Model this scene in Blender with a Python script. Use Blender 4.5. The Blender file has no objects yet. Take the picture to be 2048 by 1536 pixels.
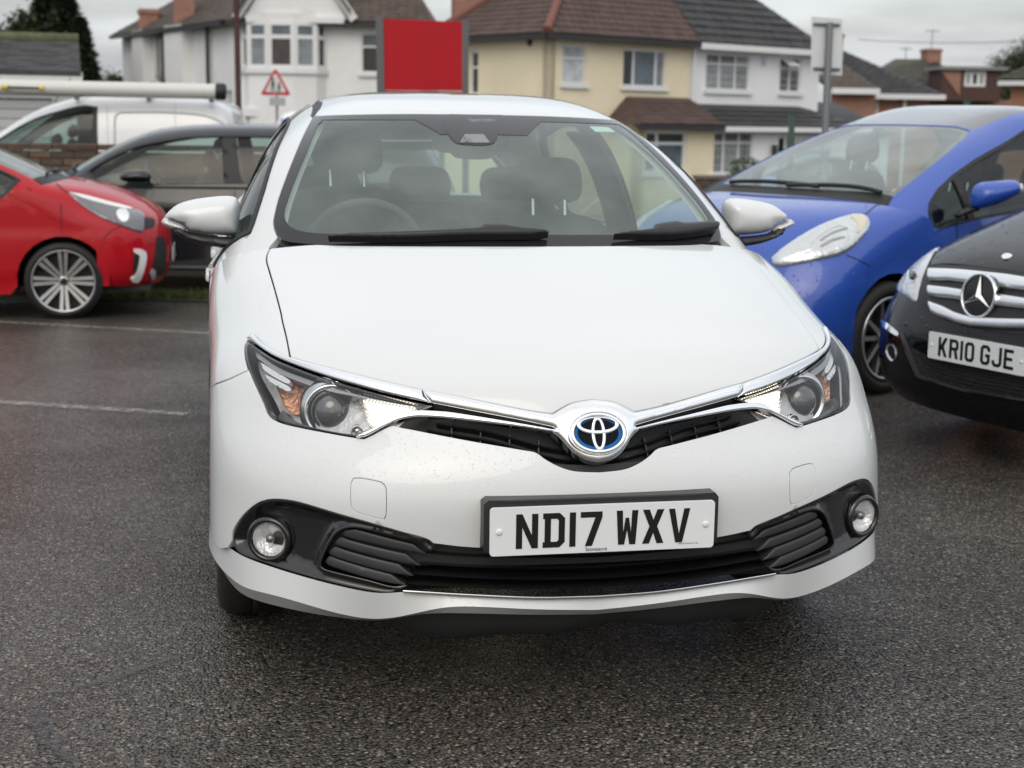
import bpy, bmesh, math, random
import numpy as np
from mathutils import Vector, Matrix
from mathutils.bvhtree import BVHTree
from mathutils.geometry import delaunay_2d_cdt

random.seed(7); np.random.seed(7)
scn = bpy.context.scene
COL = scn.collection

# ------------------------------------------------------------------ camera, sky, sun, exposure
CF = 2993.07                                   # focal length in photo pixels (photo 2048 wide)
CLOC = np.array((-0.8484, -3.1644, 1.3580)); CYAW, CPITCH, CROLL = .1987, .1742, .0150
def cam_axes():
    cy, sy = math.cos(CYAW), math.sin(CYAW); cp, sp = math.cos(CPITCH), math.sin(CPITCH); cr, sr = math.cos(CROLL), math.sin(CROLL)
    w = np.array([sy*cp, cy*cp, -sp]); r = np.array([cy, -sy, 0]); u = np.cross(r, w)
    return cr*r+sr*u, -sr*r+cr*u, w
CR, CU, CW = cam_axes()
cam_data = bpy.data.cameras.new('camera'); cam = bpy.data.objects.new('camera', cam_data); COL.objects.link(cam)
m = Matrix.Identity(4)
for i in range(3):
    m[i][0] = CR[i]; m[i][1] = CU[i]; m[i][2] = -CW[i]; m[i][3] = CLOC[i]
cam.matrix_world = m
cam_data.sensor_width = 36; cam_data.lens = 36*CF/2048
cam_data.clip_start = .05; cam_data.clip_end = 2000
cam_data.dof.use_dof = True; cam_data.dof.focus_distance = 3.42; cam_data.dof.aperture_fstop = 5.2
scn.camera = cam

world = bpy.data.worlds.new("World"); scn.world = world; world.use_nodes = True
def build_world():
    nt = world.node_tree; nt.nodes.clear(); N = nt.nodes.new; L = nt.links.new
    out = N('ShaderNodeOutputWorld'); bg1 = N('ShaderNodeBackground'); bg2 = N('ShaderNodeBackground'); add = N('ShaderNodeAddShader')
    sky = N('ShaderNodeTexSky'); sky.sky_type = 'NISHITA'; sky.sun_disc = False
    sky.sun_elevation = math.radians(42); sky.sun_rotation = math.radians(200); sky.dust_density = 4; sky.air_density = 1.5
    L(sky.outputs[0], bg1.inputs[0]); bg1.inputs[1].default_value = .05
    tc = N('ShaderNodeTexCoord'); sep = N('ShaderNodeSeparateXYZ'); L(tc.outputs['Generated'], sep.inputs[0])
    # cloud deck: an overcast sky is brightest overhead and falls towards the horizon
    mx = N('ShaderNodeMath'); mx.operation = 'MAXIMUM'; L(sep.outputs['Z'], mx.inputs[0]); mx.inputs[1].default_value = 0
    ma = N('ShaderNodeMath'); ma.operation = 'MULTIPLY_ADD'; L(mx.outputs[0], ma.inputs[0]); ma.inputs[1].default_value = .42; ma.inputs[2].default_value = .47
    # clouds mapped on a plane overhead: direction divided by (z + c)
    dv = N('ShaderNodeMath'); dv.operation = 'ADD'; L(mx.outputs[0], dv.inputs[0]); dv.inputs[1].default_value = .10
    vd = N('ShaderNodeVectorMath'); vd.operation = 'DIVIDE'; L(tc.outputs['Generated'], vd.inputs[0])
    cb = N('ShaderNodeCombineXYZ')
    for k in range(3): L(dv.outputs[0], cb.inputs[k])
    L(cb.outputs[0], vd.inputs[1])
    no = N('ShaderNodeTexNoise'); L(vd.outputs[0], no.inputs['Vector']); no.inputs['Scale'].default_value = .75; no.inputs['Detail'].default_value = 6; no.inputs['Roughness'].default_value = .5
    mr = N('ShaderNodeMapRange'); L(no.outputs['Fac'], mr.inputs['Value']); mr.inputs['From Min'].default_value = .36; mr.inputs['From Max'].default_value = .66
    mr.inputs['To Min'].default_value = .68; mr.inputs['To Max'].default_value = 1.22
    mu = N('ShaderNodeMath'); mu.operation = 'MULTIPLY'; L(ma.outputs[0], mu.inputs[0]); L(mr.outputs[0], mu.inputs[1])
    gt = N('ShaderNodeMath'); gt.operation = 'GREATER_THAN'; L(sep.outputs['Z'], gt.inputs[0]); gt.inputs[1].default_value = -.01
    mc = N('ShaderNodeMix'); mc.data_type = 'RGBA'; L(mr.outputs[0], mc.inputs['Factor'])
    mc.inputs['A'].default_value = (.885, .96, 1.07, 1); mc.inputs['B'].default_value = (.94, .995, 1.07, 1)
    mz = N('ShaderNodeMix'); mz.data_type = 'RGBA'; L(mx.outputs[0], mz.inputs['Factor']); L(mc.outputs['Result'], mz.inputs['A']); mz.inputs['B'].default_value = (1.0, .985, .94, 1)
    L(mz.outputs['Result'], bg2.inputs[0])
    m2 = N('ShaderNodeMath'); m2.operation = 'MULTIPLY'; L(mu.outputs[0], m2.inputs[0]); m2.inputs[1].default_value = 1.10
    L(m2.outputs[0], bg2.inputs[1])
    L(bg1.outputs[0], add.inputs[0]); L(bg2.outputs[0], add.inputs[1]); L(add.outputs[0], out.inputs[0])
build_world()
sl = bpy.data.lights.new('sun', 'SUN'); sl.energy = .55; sl.angle = math.radians(40); sl.color = (1, .97, .93)
so = bpy.data.objects.new('sun', sl); COL.objects.link(so)
so.rotation_euler = Vector((-math.sin(math.radians(200)), -math.cos(math.radians(200)), -math.tan(math.radians(42)))).to_track_quat('-Z', 'Y').to_euler()
scn.view_settings.view_transform = 'Standard'; scn.view_settings.look = 'None'; scn.view_settings.gamma = 1; scn.view_settings.exposure = .11
scn.view_settings.use_curve_mapping = False
scn.cycles.max_bounces = 8; scn.cycles.transparent_max_bounces = 24; scn.cycles.use_denoising = True
scn.cycles.caustics_reflective = False; scn.cycles.caustics_refractive = False

# ------------------------------------------------------------------ materials
MATS = {}
def mat(name, col=(.5, .5, .5), rough=.5, metal=0, coat=0, spec=.5, emit=None, es=0, noise=None, bump=None, drops=0, alpha=1, coat_rough=.03, trans=0):
    """noise=(scale, amount) mottles the colour; bump=(scale, distance) relief; drops>0 beads of rain water"""
    if name in MATS: return MATS[name]
    mt = bpy.data.materials.new(name); mt.use_nodes = True; nt = mt.node_tree; b = nt.nodes['Principled BSDF']; N = nt.nodes.new; L = nt.links.new
    b.inputs['Base Color'].default_value = (*col, 1); b.inputs['Roughness'].default_value = rough; b.inputs['Metallic'].default_value = metal
    b.inputs['Coat Weight'].default_value = coat; b.inputs['Coat Roughness'].default_value = coat_rough; b.inputs['Specular IOR Level'].default_value = spec
    if trans: b.inputs['Transmission Weight'].default_value = trans
    if emit: b.inputs['Emission Color'].default_value = (*emit, 1); b.inputs['Emission Strength'].default_value = es
    tc = N('ShaderNodeTexCoord')
    if noise:
        n = N('ShaderNodeTexNoise'); n.inputs['Scale'].default_value = noise[0]; n.inputs['Detail'].default_value = 8; n.inputs['Roughness'].default_value = .65
        L(tc.outputs['Object'], n.inputs['Vector'])
        r = N('ShaderNodeMapRange'); r.inputs['From Min'].default_value = .3; r.inputs['From Max'].default_value = .7
        r.inputs['To Min'].default_value = 1-noise[1]; r.inputs['To Max'].default_value = 1+noise[1]; L(n.outputs['Fac'], r.inputs['Value'])
        v = N('ShaderNodeVectorMath'); v.operation = 'SCALE'; v.inputs[0].default_value = col; L(r.outputs[0], v.inputs['Scale']); L(v.outputs[0], b.inputs['Base Color'])
    last = None
    if bump:
        n = N('ShaderNodeTexNoise'); n.inputs['Scale'].default_value = bump[0]; n.inputs['Detail'].default_value = 4; L(tc.outputs['Object'], n.inputs['Vector'])
        bp = N('ShaderNodeBump'); bp.inputs['Distance'].default_value = bump[1]; bp.inputs['Strength'].default_value = 1; L(n.outputs['Fac'], bp.inputs['Height']); last = bp
    if drops:
        vo = N('ShaderNodeTexVoronoi'); vo.inputs['Scale'].default_value = drops; L(tc.outputs['Object'], vo.inputs['Vector'])
        sz = N('ShaderNodeSeparateColor'); L(vo.outputs['Color'], sz.inputs[0])
        th = N('ShaderNodeMath'); th.operation = 'MULTIPLY_ADD'; L(sz.outputs[0], th.inputs[0]); th.inputs[1].default_value = .40; th.inputs[2].default_value = -.06
        sb = N('ShaderNodeMath'); sb.operation = 'SUBTRACT'; L(th.outputs[0], sb.inputs[0]); L(vo.outputs['Distance'], sb.inputs[1])
        mxx = N('ShaderNodeMath'); mxx.operation = 'MAXIMUM'; L(sb.outputs[0], mxx.inputs[0]); mxx.inputs[1].default_value = 0
        sq = N('ShaderNodeMath'); sq.operation = 'SQRT'; L(mxx.outputs[0], sq.inputs[0])
        bp = N('ShaderNodeBump'); bp.inputs['Distance'].default_value = .22/drops; bp.inputs['Strength'].default_value = 1; L(sq.outputs[0], bp.inputs['Height'])
        ge = N('ShaderNodeNewGeometry'); sn = N('ShaderNodeSeparateXYZ'); L(ge.outputs['True Normal'], sn.inputs[0]); ms = N('ShaderNodeMapRange'); ms.inputs['From Min'].default_value = -.1; ms.inputs['From Max'].default_value = .45
        ms.inputs['To Min'].default_value = .12; ms.inputs['To Max'].default_value = 1; L(sn.outputs[2], ms.inputs['Value']); L(ms.outputs[0], bp.inputs['Strength'])   # rain settles on upward faces
        if last: L(last.outputs[0], bp.inputs['Normal'])
        last = bp
    if last:
        L(last.outputs[0], b.inputs['Normal'])
        if coat: L(last.outputs[0], b.inputs['Coat Normal'])
    MATS[name] = mt; return mt

def glass_mat(name, tint=(.8, .9, .87), refl=1.0, base=.04, rough=.0, haze=0.0, hazecol=(.6, .65, .65)):
    """thin pane: tinted see-through with fresnel reflection, and a pale diffuse haze (inner dust film plus painted-in brightness)"""
    if name in MATS: return MATS[name]
    mt = bpy.data.materials.new(name); mt.use_nodes = True; nt = mt.node_tree; nt.nodes.clear(); N = nt.nodes.new; L = nt.links.new
    out = N('ShaderNodeOutputMaterial'); tr = N('ShaderNodeBsdfTransparent'); gl = N('ShaderNodeBsdfGlossy'); mx = N('ShaderNodeMixShader'); fr = N('ShaderNodeFresnel')
    tr.inputs[0].default_value = (*tint, 1); gl.inputs['Roughness'].default_value = rough; fr.inputs[0].default_value = 1.52
    ge = N('ShaderNodeNewGeometry'); io = N('ShaderNodeMapRange'); io.inputs['To Min'].default_value = 1.52; io.inputs['To Max'].default_value = 1/1.52     # a thin pane reflects the same from both sides
    L(ge.outputs['Backfacing'], io.inputs['Value']); L(io.outputs[0], fr.inputs[0])
    mu = N('ShaderNodeMath'); mu.operation = 'MULTIPLY_ADD'; L(fr.outputs[0], mu.inputs[0]); mu.inputs[1].default_value = refl; mu.inputs[2].default_value = base-.04; mu.use_clamp = True
    L(mu.outputs[0], mx.inputs[0])
    if haze:
        df = N('ShaderNodeBsdfDiffuse'); df.inputs[0].default_value = (*hazecol, 1); m3 = N('ShaderNodeMixShader'); tc = N('ShaderNodeTexCoord')
        n = N('ShaderNodeTexNoise'); n.inputs['Scale'].default_value = 3.5; n.inputs['Detail'].default_value = 5; L(tc.outputs['Object'], n.inputs['Vector'])
        r = N('ShaderNodeMapRange'); r.inputs['From Min'].default_value = .3; r.inputs['From Max'].default_value = .7; r.inputs['To Min'].default_value = haze*.6; r.inputs['To Max'].default_value = haze*1.4
        L(n.outputs['Fac'], r.inputs['Value']); L(r.outputs[0], m3.inputs[0]); L(tr.outputs[0], m3.inputs[1]); L(df.outputs[0], m3.inputs[2]); L(m3.outputs[0], mx.inputs[1])
    else: L(tr.outputs[0], mx.inputs[1])
    L(gl.outputs[0], mx.inputs[2]); L(mx.outputs[0], out.inputs[0]); MATS[name] = mt; return mt

# ------------------------------------------------------------------ object helpers
def root(name, label, cat, loc=(0, 0, 0), group=None, kind=None):
    o = bpy.data.objects.new(name, None); COL.objects.link(o); o.location = loc; o.empty_display_size = .2
    o['label'] = label; o['category'] = cat
    if group: o['group'] = group
    if kind: o['kind'] = kind
    return o
def world_loc(p):
    v = np.zeros(3)
    while p is not None: v = v+np.array(p.location[:]); p = p.parent
    return v
def mk(name, V, F, mt, parent=None, smooth=False, label=None, kind=None, fm=None, mats=None):
    V = np.asarray(V, float)-world_loc(parent)
    me = bpy.data.meshes.new(name); me.from_pydata(V.tolist(), [], [tuple(int(i) for i in f) for f in F])
    for q in (mats or [mt]): me.materials.append(q)
    me.polygons.foreach_set('use_smooth', [bool(smooth)]*len(me.polygons) if not isinstance(smooth, (list, np.ndarray)) else list(smooth))
    if fm is not None: me.polygons.foreach_set('material_index', list(fm))
    me.update()
    o = bpy.data.objects.new(name, me); COL.objects.link(o)
    if parent is not None: o.parent = parent
    if label: o['label'] = label
    if kind: o['kind'] = kind
    return o
def top(o, label, cat=None, group=None, kind=None):
    if label: o['label'] = label
    if cat: o['category'] = cat
    if group: o['group'] = group
    if kind: o['kind'] = kind
    return o

class MB:                                       # collects shapes into one mesh
    def __init__(s): s.V = []; s.F = []; s.S = []; s.n = 0
    def add(s, V, F, sm=False):
        s.V.append(np.asarray(V, float)); s.F += [tuple(i+s.n for i in f) for f in F]; s.S += [sm]*len(F); s.n += len(V); return s
    def box(s, c, d, M=None, bev=0):
        c = np.array(c, float); h = np.array(d, float)/2
        if bev > 0:
            bm = bmesh.new(); bmesh.ops.create_cube(bm, size=1)
            for v in bm.verts: v.co = Vector((v.co.x*h[0]*2, v.co.y*h[1]*2, v.co.z*h[2]*2))
            bmesh.ops.bevel(bm, geom=bm.edges[:], offset=min(bev, min(h)*.98), segments=2, affect='EDGES', profile=.6)
            V = np.array([v.co[:] for v in bm.verts]); F = [tuple(v.index for v in f.verts) for f in bm.faces]; bm.free()
        else:
            V = np.array([(x, y, z) for x in (-1, 1) for y in (-1, 1) for z in (-1, 1)])*h
            F = [(0, 1, 3, 2), (4, 6, 7, 5), (0, 4, 5, 1), (2, 3, 7, 6), (0, 2, 6, 4), (1, 5, 7, 3)]
        if M is not None: V = V @ np.array(M).T
        return s.add(V+c, F)
    def tube(s, P, r, n=10, caps=True, closed=False):
        P = np.asarray(P, float); k = len(P); r = np.broadcast_to(r, (k,)); T = np.gradient(P, axis=0)
        if closed: T = np.roll(P, -1, 0)-np.roll(P, 1, 0)
        T /= np.linalg.norm(T, axis=1)[:, None]+1e-12
        a = np.array((0, 0, 1.)) if abs(T[0][2]) < .9 else np.array((1., 0, 0)); V = []
        for i in range(k):
            x = a-T[i]*(a@T[i]); x /= np.linalg.norm(x); y = np.cross(T[i], x); a = x
            for j in range(n): t = 2*math.pi*j/n; V.append(P[i]+r[i]*(math.cos(t)*x+math.sin(t)*y))
        F = []
        for i in range(k if closed else k-1):
            i2 = (i+1) % k
            for j in range(n): j2 = (j+1) % n; F.append((i*n+j, i*n+j2, i2*n+j2, i2*n+j))
        s.add(V, F, True)
        if caps and not closed: s.add(V[:n], [tuple(range(n))[::-1]]); s.add(V[-n:], [tuple(range(n))])
        return s
    def lathe(s, prof, c, axis, n=32, sc=(1, 1)):
        """prof = [(radius, along axis)...]; c centre; axis direction"""
        ax = np.array(axis, float); ax /= np.linalg.norm(ax); up = np.array((0, 0, 1.))
        x = np.cross(up, ax); x /= np.linalg.norm(x); y = np.cross(ax, x); V = []
        for (r, h) in prof:
            for j in range(n): t = 2*math.pi*j/n; V.append(np.array(c)+ax*h+r*(math.cos(t)*sc[0]*x+math.sin(t)*sc[1]*y))
        F = [(i*n+j, i*n+(j+1) % n, (i+1)*n+(j+1) % n, (i+1)*n+j) for i in range(len(prof)-1) for j in range(n)]
        s.add(V, F, True)
        if prof[0][0] > 1e-5: pass
        return s
    def poly(s, P): return s.add(P, [tuple(range(len(P)))])
    def build(s, name, mt, parent=None, **k):
        V = np.concatenate(s.V) if s.V else np.zeros((0, 3)); return mk(name, V, s.F, mt, parent, smooth=s.S, **k)

def spline(P, n=6, closed=False):
    """Catmull-Rom through P; a point given twice in a row is a sharp corner"""
    P = [tuple(map(float, p)) for p in P]; out = []
    runs = [[]]
    for i, p in enumerate(P):
        runs[-1].append(p)
        if i+1 < len(P) and P[i+1] == p: runs.append([])
    for R in runs:
        R = np.array(R)
        if len(R) < 3: seg = R.tolist()
        else:
            E = np.vstack([2*R[0]-R[1], R, 2*R[-1]-R[-2]]); seg = []
            for i in range(1, len(E)-2):
                a, b, c, d = E[i-1:i+3]
                for k in range(n):
                    t = k/n; seg.append((.5*((2*b)+(-a+c)*t+(2*a-5*b+4*c-d)*t*t+(-a+3*b-3*c+d)*t**3)).tolist())
            seg.append(R[-1].tolist())
        for q in seg:
            if not out or math.dist(out[-1], q) > 1e-9: out.append(q)
    if closed and math.dist(out[0], out[-1]) < 1e-9: out.pop()
    return np.array(out)

# ------------------------------------------------------------------ survey: photo pixel -> ray
def ray(px, py): d = CW+CR*(px-1024)/CF-CU*(py-768)/CF; return d/np.linalg.norm(d)
def at(px, py, dep):
    """point seen at photo pixel (px,py) at distance dep along the camera's axis"""
    return CLOC+(CW+CR*(px-1024)/CF-CU*(py-768)/CF)*dep
def on_plane(px, py, O, Nn):
    d = ray(px, py); t = np.dot(np.array(O)-CLOC, Nn)/np.dot(d, Nn); return CLOC+d*t

class Master:
    """smooth reference surface S(u,v); every panel of a car is cut out of it with its own edge and thickness"""
    def __init__(s, fn, u0, u1, v0, v1, nu=160, nv=200, M=None, T=None):
        s.fn = fn; s.M = np.eye(3) if M is None else np.array(M); s.T = np.zeros(3) if T is None else np.array(T, float)
        s.rng = (u0, u1, v0, v1); s.nu, s.nv = nu, nv
        U, V = np.meshgrid(np.linspace(u0, u1, nu+1), np.linspace(v0, v1, nv+1)); P = s.ev(U.ravel(), V.ravel())
        s.uv = np.stack([U.ravel(), V.ravel()], -1); s.P = P
        F = []
        for j in range(nv):
            for i in range(nu):
                a = j*(nu+1)+i; F.append((a, a+1, a+nu+2)); F.append((a, a+nu+2, a+nu+1))
        s.F = F; s.bvh = BVHTree.FromPolygons([Vector(p) for p in P], F)
    def ev(s, u, v): return s.fn(np.asarray(u, float), np.asarray(v, float)) @ s.M.T+s.T
    def nrm(s, u, v):
        u = np.asarray(u, float); v = np.asarray(v, float); u0, u1, v0, v1 = s.rng; e = 1e-3*(u1-u0); g = 1e-3*(v1-v0)
        a = s.ev(np.clip(u+e, u0, u1), v)-s.ev(np.clip(u-e, u0, u1), v); b = s.ev(u, np.clip(v+g, v0, v1))-s.ev(u, np.clip(v-g, v0, v1))
        n = np.cross(a, b); n /= np.linalg.norm(n, axis=-1)[..., None]+1e-12; return n*s.flip
    flip = 1
    def _uv(s, fi, loc):
        a, b, c = s.F[fi]; A, B, C = s.P[a], s.P[b], s.P[c]; p = np.array(loc)
        v0, v1, v2 = B-A, C-A, p-A; d00, d01, d11, d20, d21 = v0@v0, v0@v1, v1@v1, v2@v0, v2@v1; den = d00*d11-d01*d01
        if abs(den) < 1e-18: return s.uv[a]
        y = (d11*d20-d01*d21)/den; z = (d00*d21-d01*d20)/den
        return s.uv[a]*(1-y-z)+s.uv[b]*y+s.uv[c]*z
    def hit(s, px, py):
        d = Vector(ray(px, py)); r = s.bvh.ray_cast(Vector(CLOC), d)
        if r[0] is not None: return s._uv(r[2], r[0])
        # off the silhouette: nearest surface point to the ray
        best = None
        D = s.P-CLOC; t = D@np.array(d); q = D-t[:, None]*np.array(d); k = int(np.argmin((q*q).sum(1))); return s.uv[k]
    def trace(s, pts): return np.array([s.hit(*p) for p in pts])
    def near(s, p):
        r = s.bvh.find_nearest(Vector(p)); return s._uv(r[2], r[0])

def inside(P, loop):
    x, y = P[:, 0], P[:, 1]; c = np.zeros(len(P), bool); n = len(loop); j = n-1
    for i in range(n):
        xi, yi = loop[i]; xj, yj = loop[j]
        c ^= ((yi > y) != (yj > y)) & (x < (xj-xi)*(y-yi)/((yj-yi) if yj != yi else 1e-12)+xi); j = i
    return c
def bdist(P, loops):
    d = np.full(len(P), 1e9)
    for L in loops:
        A = L; B = np.roll(L, -1, 0)
        for a, b in zip(A, B):
            ab = b-a; t = np.clip(((P-a)@ab)/(ab@ab+1e-18), 0, 1); q = P-(a+t[:, None]*ab); d = np.minimum(d, np.sqrt((q*q).sum(1)))
    return d
def resample(L, h):
    out = []; n = len(L)
    for i in range(n):
        a, b = L[i], L[(i+1) % n]; k = max(1, int(math.ceil(np.linalg.norm(b-a)/h)))
        for j in range(k): out.append(a+(b-a)*j/k)
    return np.array(out)
def clean(L, e=4e-4):
    out = []
    for p in L:
        if not out or np.linalg.norm(p-out[-1]) > e: out.append(p)
    while len(out) > 3 and np.linalg.norm(out[0]-out[-1]) < e: out.pop()
    return np.array(out)
def area(L): x, y = L[:, 0], L[:, 1]; return .5*np.sum(x*np.roll(y, -1)-np.roll(x, -1)*y)

def panel(name, S, loop, mt, parent, holes=(), off=0., depth=.012, pillow=0., pw=.02, h=.025, edge=0., label=None, mirror=False, kind=None, smooth=True, offfn=None, rimmat=None, dish=None):
    """cut region `loop` (with holes) out of master S, standing off by `off`, with rounded edge and a rim `depth` deep"""
    loop = np.array(loop, float); holes = [np.array(q, float) for q in holes]
    if mirror: loop = loop*(-1, 1); holes = [q*(-1, 1) for q in holes]
    c = loop.mean(0); u0, u1, v0, v1 = S.rng; e = .01*(u1-u0); g = .01*(v1-v0)
    cu, cv = np.clip(c[0], u0+e, u1-e), np.clip(c[1], v0+g, v1-g)
    su = np.linalg.norm(S.ev([cu+e], [cv])-S.ev([cu-e], [cv]))/(2*e); sv = np.linalg.norm(S.ev([cu], [cv+g])-S.ev([cu], [cv-g]))/(2*g)
    sc = np.array([max(su, .05), max(sv, .01)])
    LL = [clean(resample(clean(q*sc), h)) for q in [loop]+holes]
    if area(LL[0]) < 0: LL[0] = LL[0][::-1]
    for i in range(1, len(LL)):
        if area(LL[i]) > 0: LL[i] = LL[i][::-1]
    pts = [q for q in LL]; cons = []; base = 0
    for q in LL: n = len(q); cons += [(base+i, base+(i+1) % n) for i in range(n)]; base += n
    nb = base
    allb = LL
    rings = []
    if edge > 0: rings.append(edge)
    if pillow: rings += [pw*k for k in (.07, .22, .45, .75)]
    if dish: rings += [dish[0]*k for k in (.3, .65, 1.0)]
    for dd in sorted(rings):
        for q in LL:
            t = np.roll(q, -1, 0)-np.roll(q, 1, 0); t /= np.linalg.norm(t, axis=1)[:, None]+1e-12; ins = q+np.stack([-t[:, 1], t[:, 0]], -1)*dd
            ok = inside(ins, LL[0]) & (bdist(ins, allb) > dd*.93)
            for qq in LL[1:]: ok &= ~inside(ins, qq)
            pts.append(ins[ok])
    lo, hi = LL[0].min(0), LL[0].max(0)
    gx, gy = np.meshgrid(np.arange(lo[0]+h*.5, hi[0], h), np.arange(lo[1]+h*.43, hi[1], h)); G = np.stack([gx.ravel(), gy.ravel()], -1)
    if len(G):
        k = inside(G, LL[0])
        for q in LL[1:]: k &= ~inside(G, q)
        G = G[k]
        if len(G): G = G[bdist(G, allb) > max([h*.45]+[r_*1.25 for r_ in rings])]
        if len(G): pts.append(G)
    A = np.concatenate(pts)
    r = delaunay_2d_cdt([Vector(p) for p in A], cons, [], 0, 1e-6)
    VV = np.array([v[:] for v in r[0]]); T = np.array([f for f in r[2] if len(f) == 3])
    ce = VV[T].mean(1); k = inside(ce, LL[0])
    for q in LL[1:]: k &= ~inside(ce, q)
    T = T[k]
    uv = VV/sc; u = np.clip(uv[:, 0], u0, u1); v = np.clip(uv[:, 1], v0, v1)
    P = S.ev(u, v); Nn = S.nrm(u, v)
    o = np.full(len(P), off, float)
    if offfn is not None: o = o+offfn(P)
    bd = bdist(VV, allb) if (pillow or edge) else None
    if dish: t = np.clip(bdist(VV, LL[:1])/dish[0], 0, 1); o = o-dish[1]*t*t*(3-2*t)
    if pillow: t = np.clip(bd/pw, 0, 1); o = o+pillow*np.sqrt(np.maximum(1-(1-t)**2, 0))
    if edge > 0: t = np.clip(bd/edge, 0, 1); o = o-edge*.8*(1-np.sqrt(np.maximum(1-(1-t)**2, 0)))
    X = P+Nn*o[:, None]
    fl = []
    for t in T[:200]:
        n = np.cross(X[t[1]]-X[t[0]], X[t[2]]-X[t[0]]); fl.append(np.sign(n@Nn[t[0]]))
    if sum(fl) < 0: T = T[:, ::-1]; rev = True
    else: rev = False
    F = [tuple(t) for t in T]; sm = [smooth]*len(F); Vs = [X]; n0 = len(X); fm = [0]*len(F)
    if depth > 0:
        from collections import Counter
        E = Counter()
        for t in T:
            for a, b in ((t[0], t[1]), (t[1], t[2]), (t[2], t[0])): E[(a, b)] += 1
        be = [(a, b) for (a, b) in E if (b, a) not in E]
        ids = sorted({i for q in be for i in q}); ix = {i: j for j, i in enumerate(ids)}; nI = len(ids)
        Vs += [X[ids], X[ids]-Nn[ids]*depth]
        for a, b in be: F.append((n0+ix[b], n0+ix[a], n0+nI+ix[a], n0+nI+ix[b])); sm.append(False); fm.append(1 if rimmat else 0)
    ob = mk(name, np.concatenate(Vs), F, mt, parent, smooth=sm, label=label, kind=kind, fm=fm if rimmat else None, mats=[mt, rimmat] if rimmat else None)
    if smooth and not pillow and not dish and len(X) > 60:      # shade the skin with the surface's own normals
        nn = np.array([q.vector[:] for q in ob.data.vertex_normals]); k = np.ones(len(X), bool)
        if edge > 0: k = bdist(VV, allb) > edge*.9
        nn[:len(X)][k] = Nn[k]; ob.data.normals_split_custom_set_from_vertices(nn.tolist())
    return ob

def plane_master(O, A, B, w=50., Nflip=1):
    O, A, B = (np.array(q, float) for q in (O, A, B))
    S = Master(lambda u, v: O+np.asarray(u)[..., None]*A+np.asarray(v)[..., None]*B, -w, w, -w, w, 1, 1); S.flip = Nflip; return S
def pod(name, loop, O, A, B, Nn, thick, mt, parent, back=.3, h=.012, power=.5, **k):
    """rounded body: outline in plane (O;A,B), swelling by `thick` along Nn and by thick*back behind"""
    O, A, B, Nn = (np.array(q, float) for q in (O, A, B, Nn)); L = clean(resample(np.array(loop, float), h)); 
    if area(L) < 0: L = L[::-1]
    lo, hi = L.min(0), L.max(0); gx, gy = np.meshgrid(np.arange(lo[0], hi[0], h), np.arange(lo[1], hi[1], h)); G = np.stack([gx.ravel(), gy.ravel()], -1); G = G[inside(G, L)]
    G = G[bdist(G, [L]) > h*.4]; rings = []
    cen = L.mean(0)
    A2 = np.concatenate([L, G]); n = len(L)
    r = delaunay_2d_cdt([Vector(p) for p in A2], [(i, (i+1) % n) for i in range(n)], [], 0, 1e-7)
    VV = np.array([v[:] for v in r[0]]); T = np.array([f for f in r[2] if len(f) == 3]); T = T[inside(VV[T].mean(1), L)]
    d = bdist(VV, [L]); dm = d.max(); t = np.clip(d/dm, 0, 1); hh = thick*np.maximum(1-(1-t)**2, 0)**power
    base = O+VV[:, :1]*A+VV[:, 1:]*B; X1 = base+hh[:, None]*Nn; X2 = base-(hh*back)[:, None]*Nn
    if np.cross(A, B)@Nn < 0: T = T[:, ::-1]
    F = [tuple(q) for q in T]+[tuple(q[::-1]+len(VV)) for q in T]
    return mk(name, np.concatenate([X1, X2]), F, mt, parent, smooth=True, **k)

# ------------------------------------------------------------------ reference surfaces of car bodies
def bspl(C,t):
    """uniform cubic B-spline through-ish control values C (n,k), end-clamped by reflection; t in [0,n-1]"""
    C=np.asarray(C,float);n=len(C)
    E=np.vstack([2*C[0]-C[1],C,2*C[-1]-C[-2]])
    i=np.clip(np.floor(t).astype(int),0,n-2);f=(t-i)[:,None]
    a,b,c,d=E[i],E[i+1],E[i+2],E[i+3]
    return ((1-f)**3*a+(3*f**3-6*f**2+4)*b+(-3*f**3+3*f**2+3*f+1)*c+f**3*d)/6
NOSE=np.array([
 (.10,.19,.83,.60,.21,2.6,2.),
 (.055,.243,.855,.575,.25,2.6,2.),
 (.02,.275,.871,.565,.30,2.6,2.),
 (.03,.34,.868,.565,.37,2.6,2.),
 (.025,.42,.867,.57,.46,2.5,2.),
 (.015,.50,.866,.575,.53,2.45,2.),
 (.03,.585,.864,.58,.59,2.3,2.),
 (.075,.655,.862,.585,.635,2.1,2.),
 (.10,.71,.860,.60,.665,2.0,2.2),
 (.13,.757,.860,.64,.69,2.0,2.8),
 (.19,.80,.860,.69,.705,2.0,3.3),
 (.27,.837,.860,.79,.715,2.1,3.5),
 (.42,.885,.862,.95,.72,2.3,3.4),
 (.62,.937,.865,1.10,.77,2.5,3.2),
 (.81,.982,.86,1.25,.84,2.7,3.2),
 (1.0,1.023,.85,1.40,.88,2.8,3.2)])
def nose(u,v,R=NOSE):
    """u in [-1,1], v in [0,n-1]"""
    u=np.asarray(u,float);v=np.asarray(v,float);sh=u.shape
    p=bspl(R,v.ravel());uu=u.ravel();s=np.sign(uu);a=np.abs(uu)
    # angle param; even arc
    X=np.sin(a*np.pi/2)**.9
    yc,zc,xe,ye,ze,ny,nz=p.T
    y=yc+(ye-yc)*(1-np.maximum(1-X**ny,0)**(1/ny))
    z=zc+(ze-zc)*(1-np.maximum(1-X**nz,0)**(1/nz))
    return np.stack([s*xe*X,y,z],-1).reshape(sh+(3,))
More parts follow.
